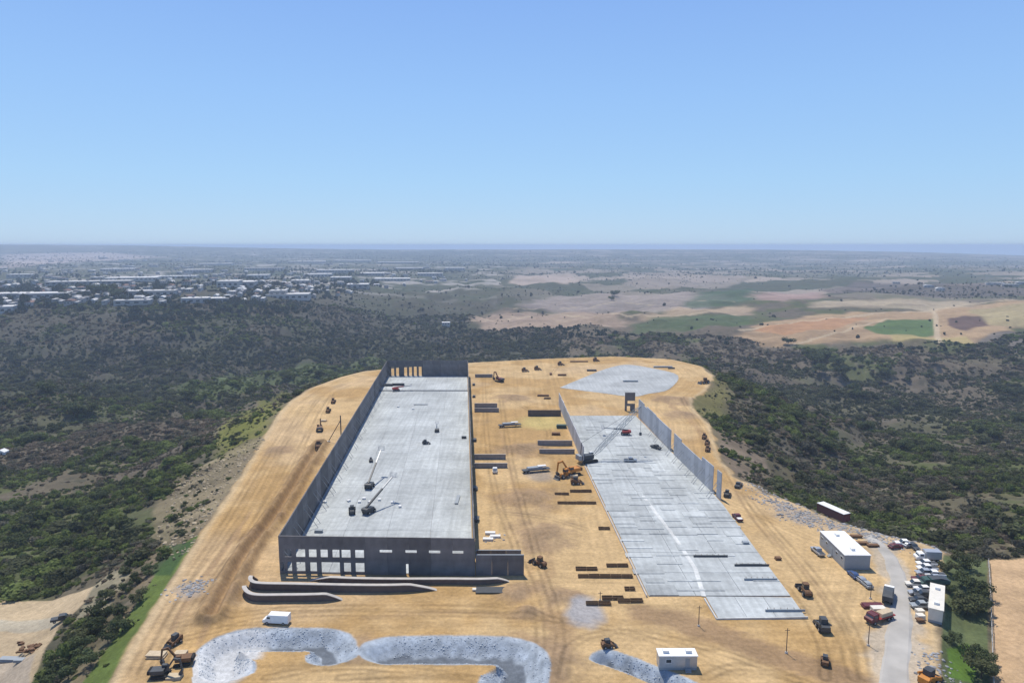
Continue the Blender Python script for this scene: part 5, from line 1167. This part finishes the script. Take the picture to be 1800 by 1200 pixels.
BIG += [(560,486,44,60,9,'pale flat warehouse between the town centre and the right end'),(600,492,34,50,9,'white warehouse just right of the town centre'),(655,484,40,60,9,'pale warehouse in the right middle rows'),(720,474,46,70,9,'long pale warehouse above the right end of the town'),(800,474,34,60,9,'pale warehouse alone beyond the right end of the town'),
        (540,462,60,80,9,'very far pale warehouse above the town centre'),(380,466,50,70,9,'far white warehouse left of the town centre'),(455,488,34,50,9,'white warehouse in the middle rows at the centre'),(350,478,40,60,9,'pale warehouse behind the bright white long one'),(210,476,46,60,9,'far pale warehouse in the left half of the town')]
BIG = [(a_[0], a_[1], a_[2], a_[3], a_[4]*1.25, a_[5]) for a_ in BIG]
for k, a in enumerate(BIG): building(*a[:6], group='warehouses of the distant town', roof=M_roofg if 'grey' in a[5] else M_roofw, big=True)
nb = 0
for k in range(1500):
    if nb >= 285: break
    px = rnd.uniform(-30, 830)**1; py = 452+ (rnd.random()**.8)*86
    if py > 540 - max(0, px-350)*.085 or py > 536 and px > 60: continue
    if px > 640 and py > 512 - (px-640)*.1: continue
    if any(abs(px-b[0]) < b[2]/2+6 and abs(py-b[1]) < 5 for b in BIG): continue
    if py < 475 and px < 200 and rnd.random() < .8: continue
    wp = rnd.choice((4, 5, 5, 6, 7, 9, 12)); rf = rnd.choice((M_roofw, M_roofw, M_roofw, M_roofg, M_roofg, M_roofb))
    building(px, py, wp, rnd.uniform(12, 28), rnd.uniform(4.5, 8), '%s %s %s of the distant town' % ({'white_roof': 'small white roofed building', 'grey_roof': 'small grey roofed building', 'tile_roof': 'small brown roofed house'}[rf.name],
        'on the rim' if py > 515 else 'behind the rim' if py > 500 else 'in the middle rows' if py > 485 else 'in the far rows', 'at the left end' if px < 90 else 'left' if px < 200 else 'left of centre' if px < 330 else 'near the centre' if px < 450 else 'right of centre' if px < 580 else 'at the right end'), 'small buildings of the distant town', rf); nb += 1
for (a, b, w, lb) in ((1748,500,22,'pale house on the right skyline slope, left of three'),(1775,503,20,'white house on the right skyline slope, middle of three'),(1796,500,16,'pale house at the right edge of the skyline slope'),(1632,505,14,'small pale house left of the right skyline houses'),(1652,510,12,'small dark roofed house among the right scrub hills'),
                    (784,571,14,'small white house in the green valley below the town'),(4,800,12,'white shed at the left edge of the near canyon'),(1575,498,10,'tiny house on the far right slope above the fields')):
    X, Y, Z = hit(a, b, 250); building(a, b, w, 10 if b < 700 else 5, 5 if b < 700 else 3, lb, None, M_roofw) if b < 600 else None
X, Y, Z = hit(4,800,250); mb = MB(); mb.box((0, 0, 1.3), (6, 4, 3)); mb.m = 1; mb.side([(-3.3,2.8),(3.3,2.8),(0,4.2)], -2.3, 2.3); mb.m = 2; mb.box((1, -2.02, 1.3), (1.2, .1, 2)); tag(mb.build('shed', [M_white, M_tarp, M_dkgry], None, (X, Y, Z)), 'white shed at the left edge of the near canyon', 'shed')

# ------------------------------------------------------------------ the air
hz = MB().box((0, 0, (-106.0+104.0)/2), (124000, 124000, 210.0))
ho = hz.build('haze', [], None); tag(ho, kind='stuff'); hm = bpy.data.materials.new('haze_air'); hm.use_nodes = True; N = hm.node_tree.nodes; N.remove(N['Principled BSDF'])
pv = N.new('ShaderNodeVolumePrincipled'); pv.inputs['Color'].default_value = (.64, .77, .96, 1); pv.inputs['Density'].default_value = HAZE if 'HAZE' in globals() else 1.4e-4; pv.inputs['Anisotropy'].default_value = 0.0
hm.node_tree.links.new(pv.outputs[0], N['Material Output'].inputs['Volume']); ho.data.materials.append(hm)
